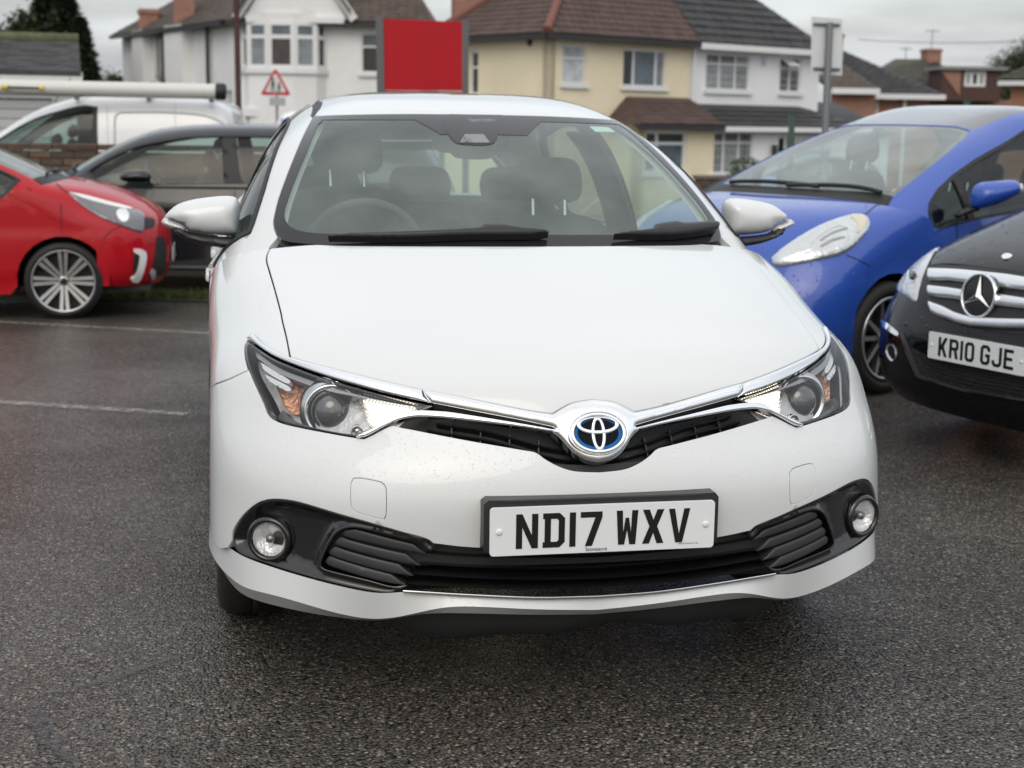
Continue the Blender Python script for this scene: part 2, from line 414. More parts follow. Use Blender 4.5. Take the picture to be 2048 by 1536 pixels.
GREEN=np.array([
 (.95,.965,.855,1.42,.885,2.6,6.0,1.6),
 (1.13,1.085,.845,1.50,.90,2.5,7,1.5),
 (1.38,1.225,.83,1.68,.92,2.4,7.0,1.35),
 (1.60,1.335,.81,1.88,.93,2.2,6.5,1.2),
 (1.80,1.408,.79,2.10,.935,2.0,5.5,1.1),
 (2.02,1.443,.78,2.3,.94,1.9,5.3,1.05),
 (2.4,1.458,.77,2.55,.94,2,5.3,1.0),
 (2.9,1.452,.76,2.95,.945,2,5.2,1.0),
 (3.4,1.435,.74,3.4,.95,2,4.2,1.0),
 (3.78,1.39,.72,3.72,.96,2,4,1.0),
 (3.98,1.32,.71,3.88,.97,2,4,1.05),
 (4.15,1.12,.72,3.95,.96,2,5,1.5),
 (4.26,.95,.80,4.02,.90,2.2,4,1.8),
 (4.30,.72,.86,4.05,.70,2.4,4,1.8),
 (4.33,.50,.865,4.08,.48,2.6,4,1.8),
 (4.30,.28,.85,4.05,.26,2.6,4,1.8)])
def green(u,v,R=GREEN):
    u=np.asarray(u,float);v=np.asarray(v,float);sh=u.shape
    p=bspl(R,v.ravel());uu=u.ravel();s=np.sign(uu);a=np.abs(uu)
    X=np.sin(a*np.pi/2)**.9
    yc,zc,xe,ye,ze,ny,nz,mz=p.T
    y=yc+(ye-yc)*(1-np.maximum(1-X**ny,0)**(1/ny))
    z=zc+(ze-zc)*(1-np.maximum(1-X**nz,0)**(1/mz))
    return np.stack([s*xe*X,y,z],-1).reshape(sh+(3,))

def xform(h, ref_local, gp):
    """rotation/translation that puts a car (local: x to its left, y back from the nose) heading h with local point ref at ground point gp"""
    h = np.array(h, float); h /= np.linalg.norm(h); yb = -h; xb = np.array((yb[1], -yb[0])); M = np.eye(3); M[:2, 0] = xb; M[:2, 1] = yb
    T = np.array(gp, float)-M@np.array((*ref_local, 0.)); return M, T
def sym(half):
    h = np.array(half, float).copy(); h[:, 0] = -np.abs(h[:, 0]); h[0, 0] = 0; h[-1, 0] = 0
    return np.concatenate([h, (h[1:-1]*(-1, 1))[::-1]])

def wheel(parent, c, axis, r, w, rim_r, spokes, style, tyre_mt, rim_mt, dark):
    """tyre > rim > spokes; axis points outwards"""
    c = np.array(c, float); ax = np.array(axis, float)
    t = MB().lathe([(rim_r-.004, -.4*w), (rim_r+.01, .42*w), (rim_r+.03, .49*w), (r-.05, .5*w), (r-.02, .46*w), (r-.004, .36*w), (r, .2*w), (r, .08*w), (r-.006, .07*w), (r-.006, .05*w), (r, .04*w), (r, -.04*w), (r-.006, -.05*w), (r, -.3*w), (r-.03, -.5*w), (rim_r, -.5*w)], c, ax, 56)
    tyre = t.build('tyre', tyre_mt, parent)
    b = MB().lathe([(rim_r+.006, .44*w), (rim_r+.002, .47*w), (rim_r-.008, .46*w), (rim_r-.014, .36*w), (rim_r-.02, -.4*w)], c, ax, 48)
    b.build('rim', rim_mt, tyre)
    MB().lathe([(rim_r-.02, -.05*w), (0.001, -.05*w)], c, ax, 32).build('brake_cover', dark, tyre)
    up = np.array((0, 0, 1.)); x = np.cross(up, ax); x /= np.linalg.norm(x); y = np.cross(ax, x); face = .36*w
    sp = MB()
    def bar(a, off, w0, w1, r0, r1, d0, d1):
        d = math.cos(a)*x+math.sin(a)*y; q = -math.sin(a)*x+math.cos(a)*y; V = []
        for rr, ww, dd in ((r0, w0, d0), (r1, w1, d1)):
            for s_, e in ((-1, 0), (1, 0), (1, -.03), (-1, -.03)): V.append(c+d*rr+q*(off(rr)+s_*ww/2)+ax*(dd+e))
        sp.add(V, [(0, 1, 5, 4), (1, 2, 6, 5), (2, 3, 7, 6), (3, 0, 4, 7)])
    for k in range(spokes):
        a = math.pi/2+2*math.pi*k/spokes
        if style == 'double':
            for sg in (-1, 1): bar(a, lambda rr, sg=sg: sg*(.010+.013*(rr/rim_r)), .019, .027, .035, rim_r-.006, face-.014, face+.004)
        elif style == 'split':
            for sg in (-1, 1): bar(a, lambda rr, sg=sg: sg*(.008+.05*(rr/rim_r)**1.5), .026, .022, .03, rim_r-.006, face-.02, face+.002)
        else: bar(a, lambda rr: 0, .05, .04, .03, rim_r-.006, face-.02, face+.002)
    sp.lathe([(.036, face-.02), (.034, face-.004), (.026, face), (.001, face)], c, ax, 24)
    sp.build('spokes', rim_mt, tyre)
    MB().lathe([(.024, face+.0015), (.02, face+.003), (.001, face+.004)], c, ax, 20).build('hub_cap', dark, tyre)
    return tyre

def arch_liner(c, ax, r, o1, o2, parent):
    """half-round liner over a wheel, open below"""
    c = np.array(c, float); ax = np.array(ax, float); x = np.cross((0, 0, 1.), ax); V = []; F = []; n = 18
    for k in range(n+1):
        a = math.radians(-12)+math.radians(204)*k/n; d = math.cos(a)*x+math.sin(a)*np.array((0, 0, 1.)); V += [c+d*r+ax*o1, c+d*r+ax*o2, c+d*.12+ax*(o2-.01)]
    for k in range(n): F += [(3*k, 3*k+1, 3*k+4, 3*k+3), (3*k+1, 3*k+2, 3*k+5, 3*k+4)]
    return mk('wheel_arch_liner', V, F, GL['dark'], parent, smooth=True)
GL = {}
def paint(name, col, **k):
    k.setdefault('rough', .45); k.setdefault('coat', 1.0); return mat(name, col, **k)
def common_mats():
    GL.update(tyre=mat('tyre_rubber', (.018, .018, .018), .7, bump=(60, .002)), rim=mat('alloy', (.55, .55, .56), .3, 1), dark=mat('dark_plastic', (.012, .012, .013), .55),
              black=mat('gloss_black', (.006, .006, .007), .12, coat=.6), chrome=mat('chrome', (.86, .87, .89), .07, 1), satin=mat('satin_black', (.02, .02, .022), .38),
              glass=glass_mat('side_glass', (.60, .72, .69)), ws=glass_mat('windscreen_glass', (.82, .93, .89), .85, .04, haze=.14, hazecol=(.68, .80, .77)),  # windscreen haze: dusty inner film, strengthened to lighten the glass
              trim=mat('interior_grey', (.09, .095, .10), .9), liner=mat('headlining', (.62, .64, .60), .95), seat=mat('seat_cloth', (.045, .047, .05), .95, noise=(80, .3)), white=mat('white_plastic', (.78, .78, .78), .4))
common_mats()

GLYPH = {
 'N': [[(0,0),(0,79),(14,79),(36,30),(36,79),(50,79),(50,0),(36,0),(14,49),(14,0)]],
 'D': [[(0,0),(0,13),(4,13),(4,66),(0,66),(0,79),(38,79),(50,67),(50,12),(38,0)],[(18,13),(18,66),(32,66),(36,62),(36,17),(32,13)]],
 '1': [[(0,0),(0,79),(14,79),(14,0)]],
 '7': [[(0,79),(50,79),(50,66),(27,0),(11,0),(34,66),(0,66)]],
 'W': [[(0,79),(14,79),(16,28),(21,62),(29,62),(34,28),(36,79),(50,79),(45,0),(31,0),(25,34),(19,0),(5,0)]],
 'X': [[(0,79),(16,79),(25,55),(34,79),(50,79),(34,40),(50,0),(34,0),(25,25),(16,0),(0,0),(16,40)]],
 'V': [[(0,79),(14,79),(25,20),(36,79),(50,79),(33,0),(17,0)]],
 'K': [[(0,0),(0,79),(14,79),(14,47),(33,79),(50,79),(30,43),(50,0),(34,0),(20,30),(14,22),(14,0)]],
 'R': [[(0,0),(0,79),(38,79),(50,69),(50,42),(41,34),(50,0),(35,0),(26,33),(14,33),(14,0)],[(14,46),(14,66),(34,66),(36,64),(36,48),(34,46)]],
 '0': [[(0,12),(0,67),(12,79),(38,79),(50,67),(50,12),(38,0),(12,0)],[(14,17),(14,62),(18,66),(32,66),(36,62),(36,17),(32,13),(18,13)]],
 'G': [[(0,12),(0,67),(12,79),(38,79),(50,67),(50,55),(36,55),(36,62),(32,66),(18,66),(14,62),(14,17),(18,13),(32,13),(36,17),(36,31),(26,31),(26,44),(50,44),(50,12),(38,0),(12,0)]],
 'J': [[(0,12),(0,25),(14,25),(14,17),(18,13),(32,13),(36,17),(36,79),(50,79),(50,12),(38,0),(12,0)]],
 'E': [[(0,0),(0,79),(48,79),(48,66),(14,66),(14,47),(42,47),(42,34),(14,34),(14,13),(50,13),(50,0)]]}
def text_mesh(name, s, size, O, A, B, mt, parent, label=None, lift=.0):
    cu = bpy.data.curves.new(name, 'FONT'); cu.body = s; cu.size = size; t = bpy.data.objects.new('tmp', cu); COL.objects.link(t)
    dg = bpy.context.evaluated_depsgraph_get(); me = bpy.data.meshes.new_from_object(t.evaluated_get(dg)); bpy.data.objects.remove(t)
    V = np.array([v.co[:] for v in me.vertices]); F = [tuple(p.vertices) for p in me.polygons]
    O, A, B = (np.array(q, float) for q in (O, A, B)); return mk(name, O+V[:, :1]*A+V[:, 1:2]*B, F, mt, parent, label=label)
def plate(parent, c, A, B, text, plinth=True, screws=True):
    """British plate: c centre, A along its width, B up it; faces A x B"""
    c, A, B = (np.array(q, float) for q in (c, A, B)); Nn = np.cross(A, B); yel = mat('plate_white', (.80, .83, .85), .25, coat=.5)
    S = plane_master(c-Nn*0, A, B)
    def rr(w, h, r, n=5):
        out = []
        for cx, cy, a0 in ((w/2-r, h/2-r, 0), (-w/2+r, h/2-r, 90), (-w/2+r, -h/2+r, 180), (w/2-r, -h/2+r, 270)):
            for k in range(n+1): a = math.radians(a0+90*k/n); out.append((cx+r*math.cos(a), cy+r*math.sin(a)))
        return out
    pl = panel('number_plate', S, rr(.52, .111, .009), yel, parent, off=.003, depth=.006, h=.05, edge=.001)
    if plinth:
        S2 = plane_master(c-Nn*.006+B*.004, A, B); panel('plate_plinth', S2, [(-.272, -.052), (.272, -.052), (.272, .056), (.264, .066), (-.262, .066), (-.272, .058)], GL['satin'], parent, off=.0, depth=.07, h=.05, edge=.004)
    ink = mat('plate_black', (.004, .004, .004), .4); x = -.201
    for chs in text.split(' '):
        for i, ch in enumerate(chs):
            g = GLYPH[ch]; w = 14 if ch == '1' else 50
            q = [np.array(l, float)/1000+(x, -.0395) for l in g]
            panel('character', S, q[0], ink, pl, holes=q[1:], off=.0042, depth=.0008, h=.05); x += (w+11)/1000
        x += .022
    if screws:
        for sx in (-1, 1):
            p = c+A*(.239*sx)+B*(0)+Nn*.003
            MB().lathe([(.0075, 0), (.0075, .0015), (.005, .0035), (.0016, .0036)], p, Nn, 20).lathe([(.0016, .0036), (.0001, .0018)], p, Nn, 8).build('screw_cap', GL['white'], pl)
    return pl

def side_fn(sign, nose_end, gx_y, gx_x):
    ze = [r[0] for r in nose_end]; xe = [r[1] for r in nose_end]
    def f(u, v):
        y = np.asarray(u, float); z = np.asarray(v, float); g = np.interp(y, gx_y, gx_x); lo = np.interp(z, ze, xe); zt = .78; top = np.interp(zt, ze, xe)
        t = np.clip((z-zt)/(.94-zt), 0, 1); tp = 1-.045*np.clip((y-1.45)/1.3, 0, 1)**1.2; x = np.where(z < zt, lo*tp, top*tp*(1-t)+g*t); return np.stack([sign*x, y, z], -1)
    return f
def arch(cy, cz, r, z0, n=14, back=True):
    a0 = math.asin(max(-1, min(1, (z0-cz)/r))); A = np.linspace(math.pi-a0, a0, n)
    return [(cy+r*math.cos(a), cz+r*math.sin(a)) for a in A]

def interior(parent, M, T, ydash, zdash, yf, yr, zs, hw=.37, wheel_x=-.37, steer=True):
    def W(p): return np.array(p, float)@M.T+T
    d = MB(); 
    prof = [(ydash-.38, zdash-.12), (ydash-.30, zdash-.03), (ydash-.12, zdash+.0), (ydash+.02, zdash+.005), (ydash+.12, zdash-.05), (ydash+.16, zdash-.25)]
    V = []; F = []
    for i, (y, z) in enumerate(prof):
        for x in (-.66, -.4, 0, .4, .66): V.append(W((x, y+.05*(x/.66)**2, z+(.02 if abs(x+.37) < .2 and 2 <= i <= 4 else 0))))
    for i in range(5):
        for j in range(4): F.append((i*5+j, i*5+j+1, i*5+j+6, i*5+j+5))
    mk('dashboard', V, F, GL['trim'], parent, smooth=True)
    A, B, Nn = M@np.array((1., 0, 0)), M@np.array((0, .18, .98)), M@np.array((0, -.98, .18))
    for x, dz in ((-hw, 0.), (hw, -.10)):
        loop = spline([(-.20, 0), (-.25, .25), (-.22, .44), (-.15, .50), (0, .51), (.15, .50), (.22, .44), (.25, .25), (.20, 0), (0, -.02)], 3)
        s = pod('front_seat', loop, W((x, yf, zs+dz)), A, B, Nn, .08, GL['seat'], parent, back=1, h=.05)
        pod('headrest', spline([(-.11, 0), (-.13, .08), (-.10, .15), (0, .16), (.10, .15), (.13, .08), (.11, 0), (0, -.01)], 3), W((x, yf+.11, zs+dz+.55)), A, B, Nn, .05, GL['seat'], s, back=1, h=.04)
        for px_ in (-.06, .06): MB().tube([W((x+px_, yf+.09, zs+dz+.48)), W((x+px_, yf+.11, zs+dz+.58))], .006, 6).build('headrest_post', GL['chrome'], s)
    s = pod('rear_seat', spline([(-.6, 0), (-.62, .30), (-.55, .39), (0, .41), (.55, .39), (.62, .30), (.6, 0)], 3), W((0, yr, zs)), A, B, Nn, .07, GL['seat'], parent, back=1, h=.07)
    for x in (-.38, 0, .38):
        pod('headrest', spline([(-.12, 0), (-.13, .07), (-.10, .13), (0, .14), (.10, .13), (.13, .07), (.12, 0)], 3), W((x, yr+.08, zs+.41)), A, B, Nn, .04, GL['seat'], s, back=1, h=.04)
    if steer:
        c = np.array((wheel_x, ydash+.30, zdash-.05)); ax = np.array((0, -.90, -.43)); ax /= np.linalg.norm(ax); up = np.array((0, -.43, .9)); up /= np.linalg.norm(up)
        P = [W(c+.185*(math.cos(a)*np.array((1, 0, 0))+math.sin(a)*up)) for a in np.linspace(0, 2*math.pi, 36, endpoint=False)]
        MB().tube(P, .014, 8, closed=True).tube([W(c+np.array((-.17, 0, 0))), W(c), W(c+np.array((.17, 0, 0)))], .02, 8).tube([W(c), W(c-.17*up)], .02, 8).build('steering_wheel', GL['trim'], parent)
    MB().add([W(p) for p in ((-.74, ydash-.3, .35), (.74, ydash-.3, .35), (.74, yr+1.1, .35), (-.74, yr+1.1, .35))], [(0, 1, 2, 3)]).build('cabin_floor', GL['dark'], parent)
    MB().add([W(p) for p in ((-.8, ydash-.36, .2), (.8, ydash-.36, .2), (.8, ydash-.36, zdash-.1), (-.8, ydash-.36, zdash-.1))], [(0, 1, 2, 3)]).build('bulkhead', GL['dark'], parent)  # unseen dark sheet, also put in to keep light out

# ================================================================== THE WHITE HATCHBACK
def build_hero():
    R = root('hatchback_car', 'white five-door hatchback with lit daytime lamps, plate ND17 WXV, filling the middle', 'car', (0, 2.1, 0))
    S = Master(nose, -1, 1, 0, 15, 260, 260)
    WH = paint('white_paint', (.675, .695, .70), rough=.4, coat=1, drops=0)
    WD = paint('white_paint_wet', (.675, .695, .70), rough=.4, coat=1, drops=165)
    T = S.trace; sp = spline
    # --- bonnet
    low = [(1190,799),(1149,805),(1127,814.5),(1105,828),(1105,828),(1040,818),(920,793.5),(844,779.5),(755,759.5),(679,740.5),(628,728),(581,714.5)]
    shut = [(581,714.5),(577.5,697),(573,673),(565,640),(561.4,621),(550,578),(538.5,538),(533.5,519),(536,505),(545,491),(561.5,479.5)]
    rear = [(561.5,479.5),(593,484.5),(666,490),(813,491.5),(1033,492)]
    loop = T(np.concatenate([sp(low, 5), sp(shut, 5)[1:], sp(rear, 6)[1:]]))
    panel('bonnet', S, sym(loop), WH, R, h=.04, edge=.006, depth=.03)
    # --- wings
    S2 = T(np.concatenate([sp([(559.5,479.5),(543.5,489.5),(534,504),(531,519),(536,539),(547.5,578.5),(559,622),(562.5,640.5),(570.5,673.5),(575,698),(577.5,714)], 5),
        sp([(576,714.5),(552,704.5),(528,690),(512,674),(505,669)], 4), sp([(494,679),(488,691),(488.5,714),(494,739.5)], 4), sp([(488,742),(460,755.5),(430,767)], 4)]))
    v_seam = S2[-1][1]; tail = [(-1, v_seam-.35), (-1, 8), (-1, 10), (-1, 12), (-1, 14), (-1, 15), (-.9, 15), (-.8, 15)]
    wl = np.concatenate([S2, tail])
    for mir in (False, True): panel('wing', S, wl, WD, R, h=.035, edge=.003, depth=.02, mirror=mir)
    # --- chrome strips over the headlights and across the grille
    hc = np.concatenate([sp([(505.4,669.5),(512,675),(528,691),(553,706),(579,717),(628.5,730.5),(679,743),(755.5,762),(843.5,781.8)], 4), [(848,795),(860.5,807)],
        sp([(860.5,807),(781,790),(704.7,769.5),(654,754),(603,736.5),(552,716),(522,697),(502,680.5),(495,678.5)], 4)])
    hcl = T(hc)
    gb = np.concatenate([sp([(1190,800.5),(1149,807),(1127,816.5),(1105,830),(1105,830),(1040,820),(920,795.5),(845.5,782)], 5), [(850,794),(863,808)],
        sp([(863,809),(950,826),(1040,843),(1109,857.5),(1109,857.5),(1104,866),(1112,872),(1124,883),(1138,899),(1153,912),(1173,922),(1196,926.5)], 4)])
    for mir in (False, True): panel('headlight_strip', S, hcl, GL['chrome'], R, off=.004, pillow=.006, pw=.012, h=.008, depth=.012, mirror=mir)
    panel('grille_bar', S, sym(T(gb)), GL['chrome'], R, off=.006, pillow=.012, pw=.03, h=.010, depth=.03)
    lo = np.concatenate([sp([(728.5,875.5),(716,873.8),(781,843),(806,827),(831.7,822.5),(882.5,824.5),(920,829),(1040,848.5),(1102,860),(1112,862)], 4), [(1114,863.5),(1112,865.5)],
        sp([(1099,864.5),(1040,855.5),(920,841),(857,836),(819,837.5),(781,849),(743,869),(728.5,875.5)], 4)])
    lol = T(lo)
    for mir in (False, True): panel('grille_trim', S, lol, GL['chrome'], R, off=.008, pillow=.004, pw=.006, h=.007, depth=.018, mirror=mir)
    def ribbon(name, rails_, mt, close=True):
        out = []
        for q_, o_ in rails_:
            w_ = T(sp(q_, 8)); w_[:, 0] = -np.abs(w_[:, 0]); w_[-1, 0] = 0; X = S.ev(w_[:, 0], w_[:, 1])+S.nrm(w_[:, 0], w_[:, 1])*o_; out.append(np.concatenate([X, (X[:-1]*(-1, 1, 1))[::-1]]))
        n_ = len(out[0]); return mk(name, np.concatenate(out), [(k*n_+i, k*n_+i+1, (k+1)*n_+i+1, (k+1)*n_+i) for k in range(len(out)-1) for i in range(n_-1)], mt, R, smooth=False)
    # --- upper grille: deep dark opening with fine cross bars
    gr = np.concatenate([[(1190,815),(1105,835),(1040,826),(920,801),(840,795)], [(775,850)], sp([(800,855),(920,879),(1040,900),(1071,906),(1091.5,920),(1118,934),(1149,943.5),(1195,946)], 4)])
    panel('upper_grille', S, sym(T(gr)), GL['dark'], R, off=-.055, depth=0, h=.03)
    for k, (a, b, c, d) in enumerate([((870,838),(980,856),(1090,884),(1196,900)), ((850,851),(980,872),(1092,902),(1196,922))]):
        q = [a, b, c, d]; ribbon('grille_slat', [([(x, y-4) for x, y in q], -.052), ([(x, y-1.5) for x, y in q], -.032), ([(x, y+2) for x, y in q], -.030), ([(x, y+4) for x, y in q], -.052)], mat('grille_black', (.008, .008, .009), .35))
    for x in (900, 960, 1020, 1080):
        l = T([(x,835+(x-900)*.2),(x+3,835.5+(x-900)*.2),(x+3,890+(x-900)*.2),(x,889+(x-900)*.2)])
        for mir in (False, True): panel('grille_rib', S, l, GL['satin'], R, off=-.036, depth=.015, h=.02, mirror=mir)
    # --- bumper
    hl_out = sp([(497.8,739),(511.7,772),(527,805),(537,829),(552,840.5),(577.8,849.5),(628.5,860),(692,871.5),(713.6,875)], 4)
    up = np.concatenate([sp([(430,769.5),(460,758),(488,744.5),(494,742)], 4), hl_out+(-1, 1), [(728,878)], sp([(743,871),(781,852),(797,854),(797,854),(920,878),(1040,899),(1071,905),(1091.5,919),(1118,933),(1149,942.5),(1195,945)], 4)])
    lowb = sp([(1195,1101),(1070,1100),(940,1095),(867,1087),(867,1087),(851.7,1077),(801,1063),(750,1048),(674,1026.6),(598,1004),(557,998),(531,1000),(508,1010),(482.5,1033),(465,1061),(462,1082)], 4)
    out = [(455,1095),(440,1098)]
    L = T(np.concatenate([up, lowb, out])); iL = len(up)
    vb = L[-1][1]; vt = L[0][1]
    side_pts = np.array([(-1, vb-.0), (-1, (vb*2+vt)/3), (-1, (vb+2*vt)/3), (-1, vt-.33)])
    half = np.concatenate([L[iL:][::1], side_pts, L[:iL]])       # centre-bottom ... side ... centre-top
    cov = T(sp([(707,957.8),(719.6,956.8),(755,963),(766.6,969),(771.7,980.6),(771.7,1024),(769,1035),(763,1037.8),(724.7,1027.6),(709.5,1020),(702.6,1008.6),(702,970.5),(707,957.8)], 4)[:-1])
    cc = cov.mean(0); big = cc+(cov-cc)*(1.028, 1.028)
    panel('front_bumper', S, sym(half), WD, R, holes=[big, (big*(-1, 1))], h=.03, edge=.002, depth=.03)
    for mir in (False, True): panel('washer_cover', S, cov, WH, R, h=.02, edge=.0006, depth=.01, mirror=mir)
    panel('inner_bumper', S, sym(np.array([(0, 3.2), (-.3, 3.2), (-.5, 3.4), (-.9, 3.2), (-.95, 7.2), (-.6, 7.1), (-.3, 6.6), (0, 6.2)])), GL['dark'], R, off=-.03, depth=0, h=.08)
    # --- lip: lofted between three rails
    rails = [sp([(437,1095),(455,1090.5),(462,1081.5),(471,1103.5),(491,1116),(521.6,1126),(572,1143),(648.5,1164.5),(724.7,1182),(770,1189),(788,1187.5),(806,1180),(860,1186),(940,1190),(1070,1195),(1192,1192)], 5),
             sp([(436,1113),(448,1141),(471,1161),(572,1186),(674,1214),(737,1226),(775,1226),(820,1218),(885,1206),(940,1205),(1070,1209),(1188,1209)], 5),
             sp([(440,1122),(449,1152),(471,1179),(521.6,1199),(623,1222),(724.7,1236),(755,1238),(788,1234),(839,1223),(880,1221.5),(940,1222),(1070,1225),(1186,1224)], 5),
             sp([(450,1132),(460,1160),(480,1187),(560,1212),(660,1234),(760,1250),(900,1246),(1040,1248),(1180,1247)], 5)]
    offs = [.0012, .016, .006, -.05]; N = 90; rows = []
    for rl, o in zip(rails, offs):
        uv = T(rl); uv[:, 0] = -np.abs(uv[:, 0]); uv[-1, 0] = 0
        X = S.ev(uv[:, 0], uv[:, 1])+S.nrm(uv[:, 0], uv[:, 1])*o
        t = -np.abs(X[:, 0]); key = np.maximum.accumulate(t+np.arange(len(t))*1e-7); g = np.linspace(max(-.80, key[0]), 0, N)
        # parametrise by x, fine spacing
        rows.append(np.stack([np.interp(g, key, X[:, k]) for k in range(3)], -1)); rows[-1][-1, 0] = 0
        first = np.array((-.868, .56, rows[-1][0, 2])) if False else None
    for k_ in range(4):
        for _ in range(12): rows[k_][1:-1] += .5*((rows[k_][:-2]+rows[k_][2:])/2-rows[k_][1:-1])
    Rw = []
    for r_, o, ze in zip(rows, offs, (.345, .292, .272, .25)):
        # carry each rail round the corner to the wheel arch
        p0 = r_[0]; e = np.array((-.867+ (-.006 if o > .01 else 0) + (.05 if o < 0 else 0)+(.012 if o == .006 else 0), .575, ze)); k = [p0+(e-p0)*np.array((math.sin(t*math.pi/2), t, t)) for t in np.linspace(1, 0, 14)[:-1]]
        q_ = np.concatenate([k, r_]); 
        for _ in range(10): q_[1:-1] += .5*((q_[:-2]+q_[2:])/2-q_[1:-1])
        Rw.append(q_)
    full = []
    for r_ in Rw: full.append(np.concatenate([r_, (r_[:-1]*(-1, 1, 1))[::-1]]))
    n = len(full[0]); 
    def strip(name, a, b, mt):
        V = np.concatenate([full[a], full[b]]); F = [(i, n+i, n+i+1, i+1) for i in range(n-1)]; return V, F
    B_ = MB()
    for a in range(3):
        V, F = strip('', a, a+1, None); B_.add(V, F, True)
    B_.build('front_lip', WD, R)
    # --- valance hanging below
    vx = np.linspace(-.60, .60, 61); V = []
    for x in vx:
        e = abs(x)/.60; y = .075+.16*e**2.2; zt = .262; zb = .176+.012*math.sin(x*9+1)+.006*math.sin(x*23)+.07*max(0, e-.72)**1.0*2.6
        V += [(x, y, zt), (x, y+.012, (zt+zb)/2), (x, y+.03, zb), (x, y+.05, zb)]
    mk('under_valance', V, [(4*i+k, 4*i+k+1, 4*i+k+5, 4*i+k+4) for i in range(60) for k in range(3)], mat('valance', (.030, .030, .032), .6), R, smooth=True)
    # --- silver strip
    st = np.concatenate([sp([(807,1178.5),(860,1181),(940,1185),(1070,1190),(1192,1187.5)], 5), sp([(1192,1191.5),(1070,1194.5),(940,1189.5),(860,1185.5),(808,1181)], 5)])
    ua = sp([(807,1178.5),(860,1181.5),(940,1186),(1070,1191),(1192,1188.5)], 8); ub = sp([(808,1182),(860,1186),(940,1190),(1070,1195),(1192,1192)], 8); rib = []
    for q_, o_ in ((ua, .010), (ub, .012)):
        w_ = T(q_); w_[-1, 0] = 0; X = S.ev(w_[:, 0], w_[:, 1])+S.nrm(w_[:, 0], w_[:, 1])*o_; rib.append(np.concatenate([X, (X[:-1]*(-1, 1, 1))[::-1]]))
    rib.append(rib[1]+(0, .02, -.004)); nn_ = len(rib[0]); mk('intake_strip', np.concatenate(rib), [(k*nn_+i+nn_, k*nn_+i+1+nn_, k*nn_+i+1, k*nn_+i) for k in range(2) for i in range(nn_-1)], GL['chrome'], R, smooth=True)
    # --- lower intake
    li = [(1195,1085),(940,1085),(640,1040),(560,1010),(480,1050),(465,1085),(480,1110),(560,1145),(770,1192),(810,1205),(940,1212),(1195,1215)]
    panel('lower_intake', S, sym(T(li)), GL['dark'], R, off=-.075, depth=0, h=.04)
    outer = sp([(870,1090),(866,1086),(851.7,1078),(801,1064),(750,1049),(674,1027.6),(598,1005),(557,999),(531.7,1001),(509,1011),(483.5,1034),(466,1062),(463,1082),(471,1102.5),(491,1115),(521.6,1125),(572,1142),(648.5,1163.5),(724.7,1181),(770,1188),(788,1186.5),(806,1179),(815,1171)], 4)
    inner = sp([(815,1171),(783,1174),(735,1161.5),(661,1143.5),(644,1137),(640,1130),(645,1114),(658,1088),(673,1067.5),(694,1058),(725,1059.5),(801,1078),(838,1087),(858,1104),(870,1098)], 4)
    sl = T(np.concatenate([outer, inner]))
    fog_uv = S.hit(535.5, 1081); fp = S.ev(fog_uv[0], fog_uv[1]); fn = S.nrm(fog_uv[0], fog_uv[1])
    fr = T([(535.5+39*math.cos(a), 1081+38*math.sin(a)) for a in np.linspace(0, 2*math.pi, 28, endpoint=False)])
    def sink(P):    # dish: band near the rim stands out, inside falls back
        return 0
    cupper = T(sp([(566,1013),(590,1016),(690,1044),(760,1062),(840,1082),(846,1086),(801,1072),(725,1052),(690,1050),(668,1061),(648,1088),(634,1118),(628,1148),(560,1126),(505,1108),(482,1090),(486,1062),(508,1030),(535,1014),(566,1013)], 4)[:-1])
    for mir in (False, True):
        fs = panel('fog_lamp_surround', S, sl, GL['black'], R, holes=[fr], off=-.003, depth=.05, h=.015, edge=.003, mirror=mir, dish=(.026, .024))
    fm = np.array((-1., 1, 1))
    for sgn in (1, -1):
        c = fp*np.array((sgn, 1, 1)); a = np.array((fn[0]*.45*sgn, fn[1], 0)); a /= np.linalg.norm(a); 
        b = MB().lathe([(.056, -.06), (.055, -.010), (.050, -.001), (.044, -.001), (.0405, -.006), (.040, -.06)], c, a, 40); bz = b.build('fog_lamp', GL['black'], R)
        MB().lathe([(.0395, -.008), (.036, -.016), (.028, -.025), (.014, -.031), (.001, -.033)], c, a, 32).build('reflector', mat('lamp_mirror', (.85, .85, .86), .2, .45, coat=.5, bump=(60, .007)), bz)
        MB().lathe([(.011, -.016), (.009, -.010), (.001, -.008)], c, a, 16).lathe([(.011, -.016), (.011, -.033)], c, a, 16).build('bulb_shield', mat('lamp_grey', (.25, .25, .26), .25, .8), bz)
        MB().lathe([(.0395, -.010), (.034, -.004), (.02, .001), (.001, .003)], c, a, 32).build('lens', glass_mat('clear_lens', (.95, .95, .95), 1, .04), bz)
    slats = [[(679,1072),(688,1066),(707,1064.5),(707,1064.5),(826,1091),(853,1109),(853,1109),(801,1101),(687,1078)], [(664,1091),(669,1085),(677,1082),(677,1082),(811,1110.5),(840,1131),(840,1131),(801,1125.5),(672,1096)],
             [(652,1110),(657,1104),(665,1100.5),(665,1100.5),(796,1130.5),(826,1151),(826,1151),(786,1146.5),(659,1116)], [(645,1129),(648,1123),(654,1119),(654,1119),(780.6,1150),(813.6,1170),(813.6,1170),(775.5,1166),(652,1135)]]
    for q in slats:
        q = [(x+.0*(x-750), y+.16*(y-(sum(t[1] for t in q)/len(q)))) for x, y in q]
        for mir in (False, True): panel('intake_fin', S, T([x for i_, x in enumerate(q) if x not in q[:i_]]), mat('fin_grey', (.035, .035, .038), .42), R, off=-.016, pillow=.0035, pw=.007, depth=.05, h=.02, mirror=mir)
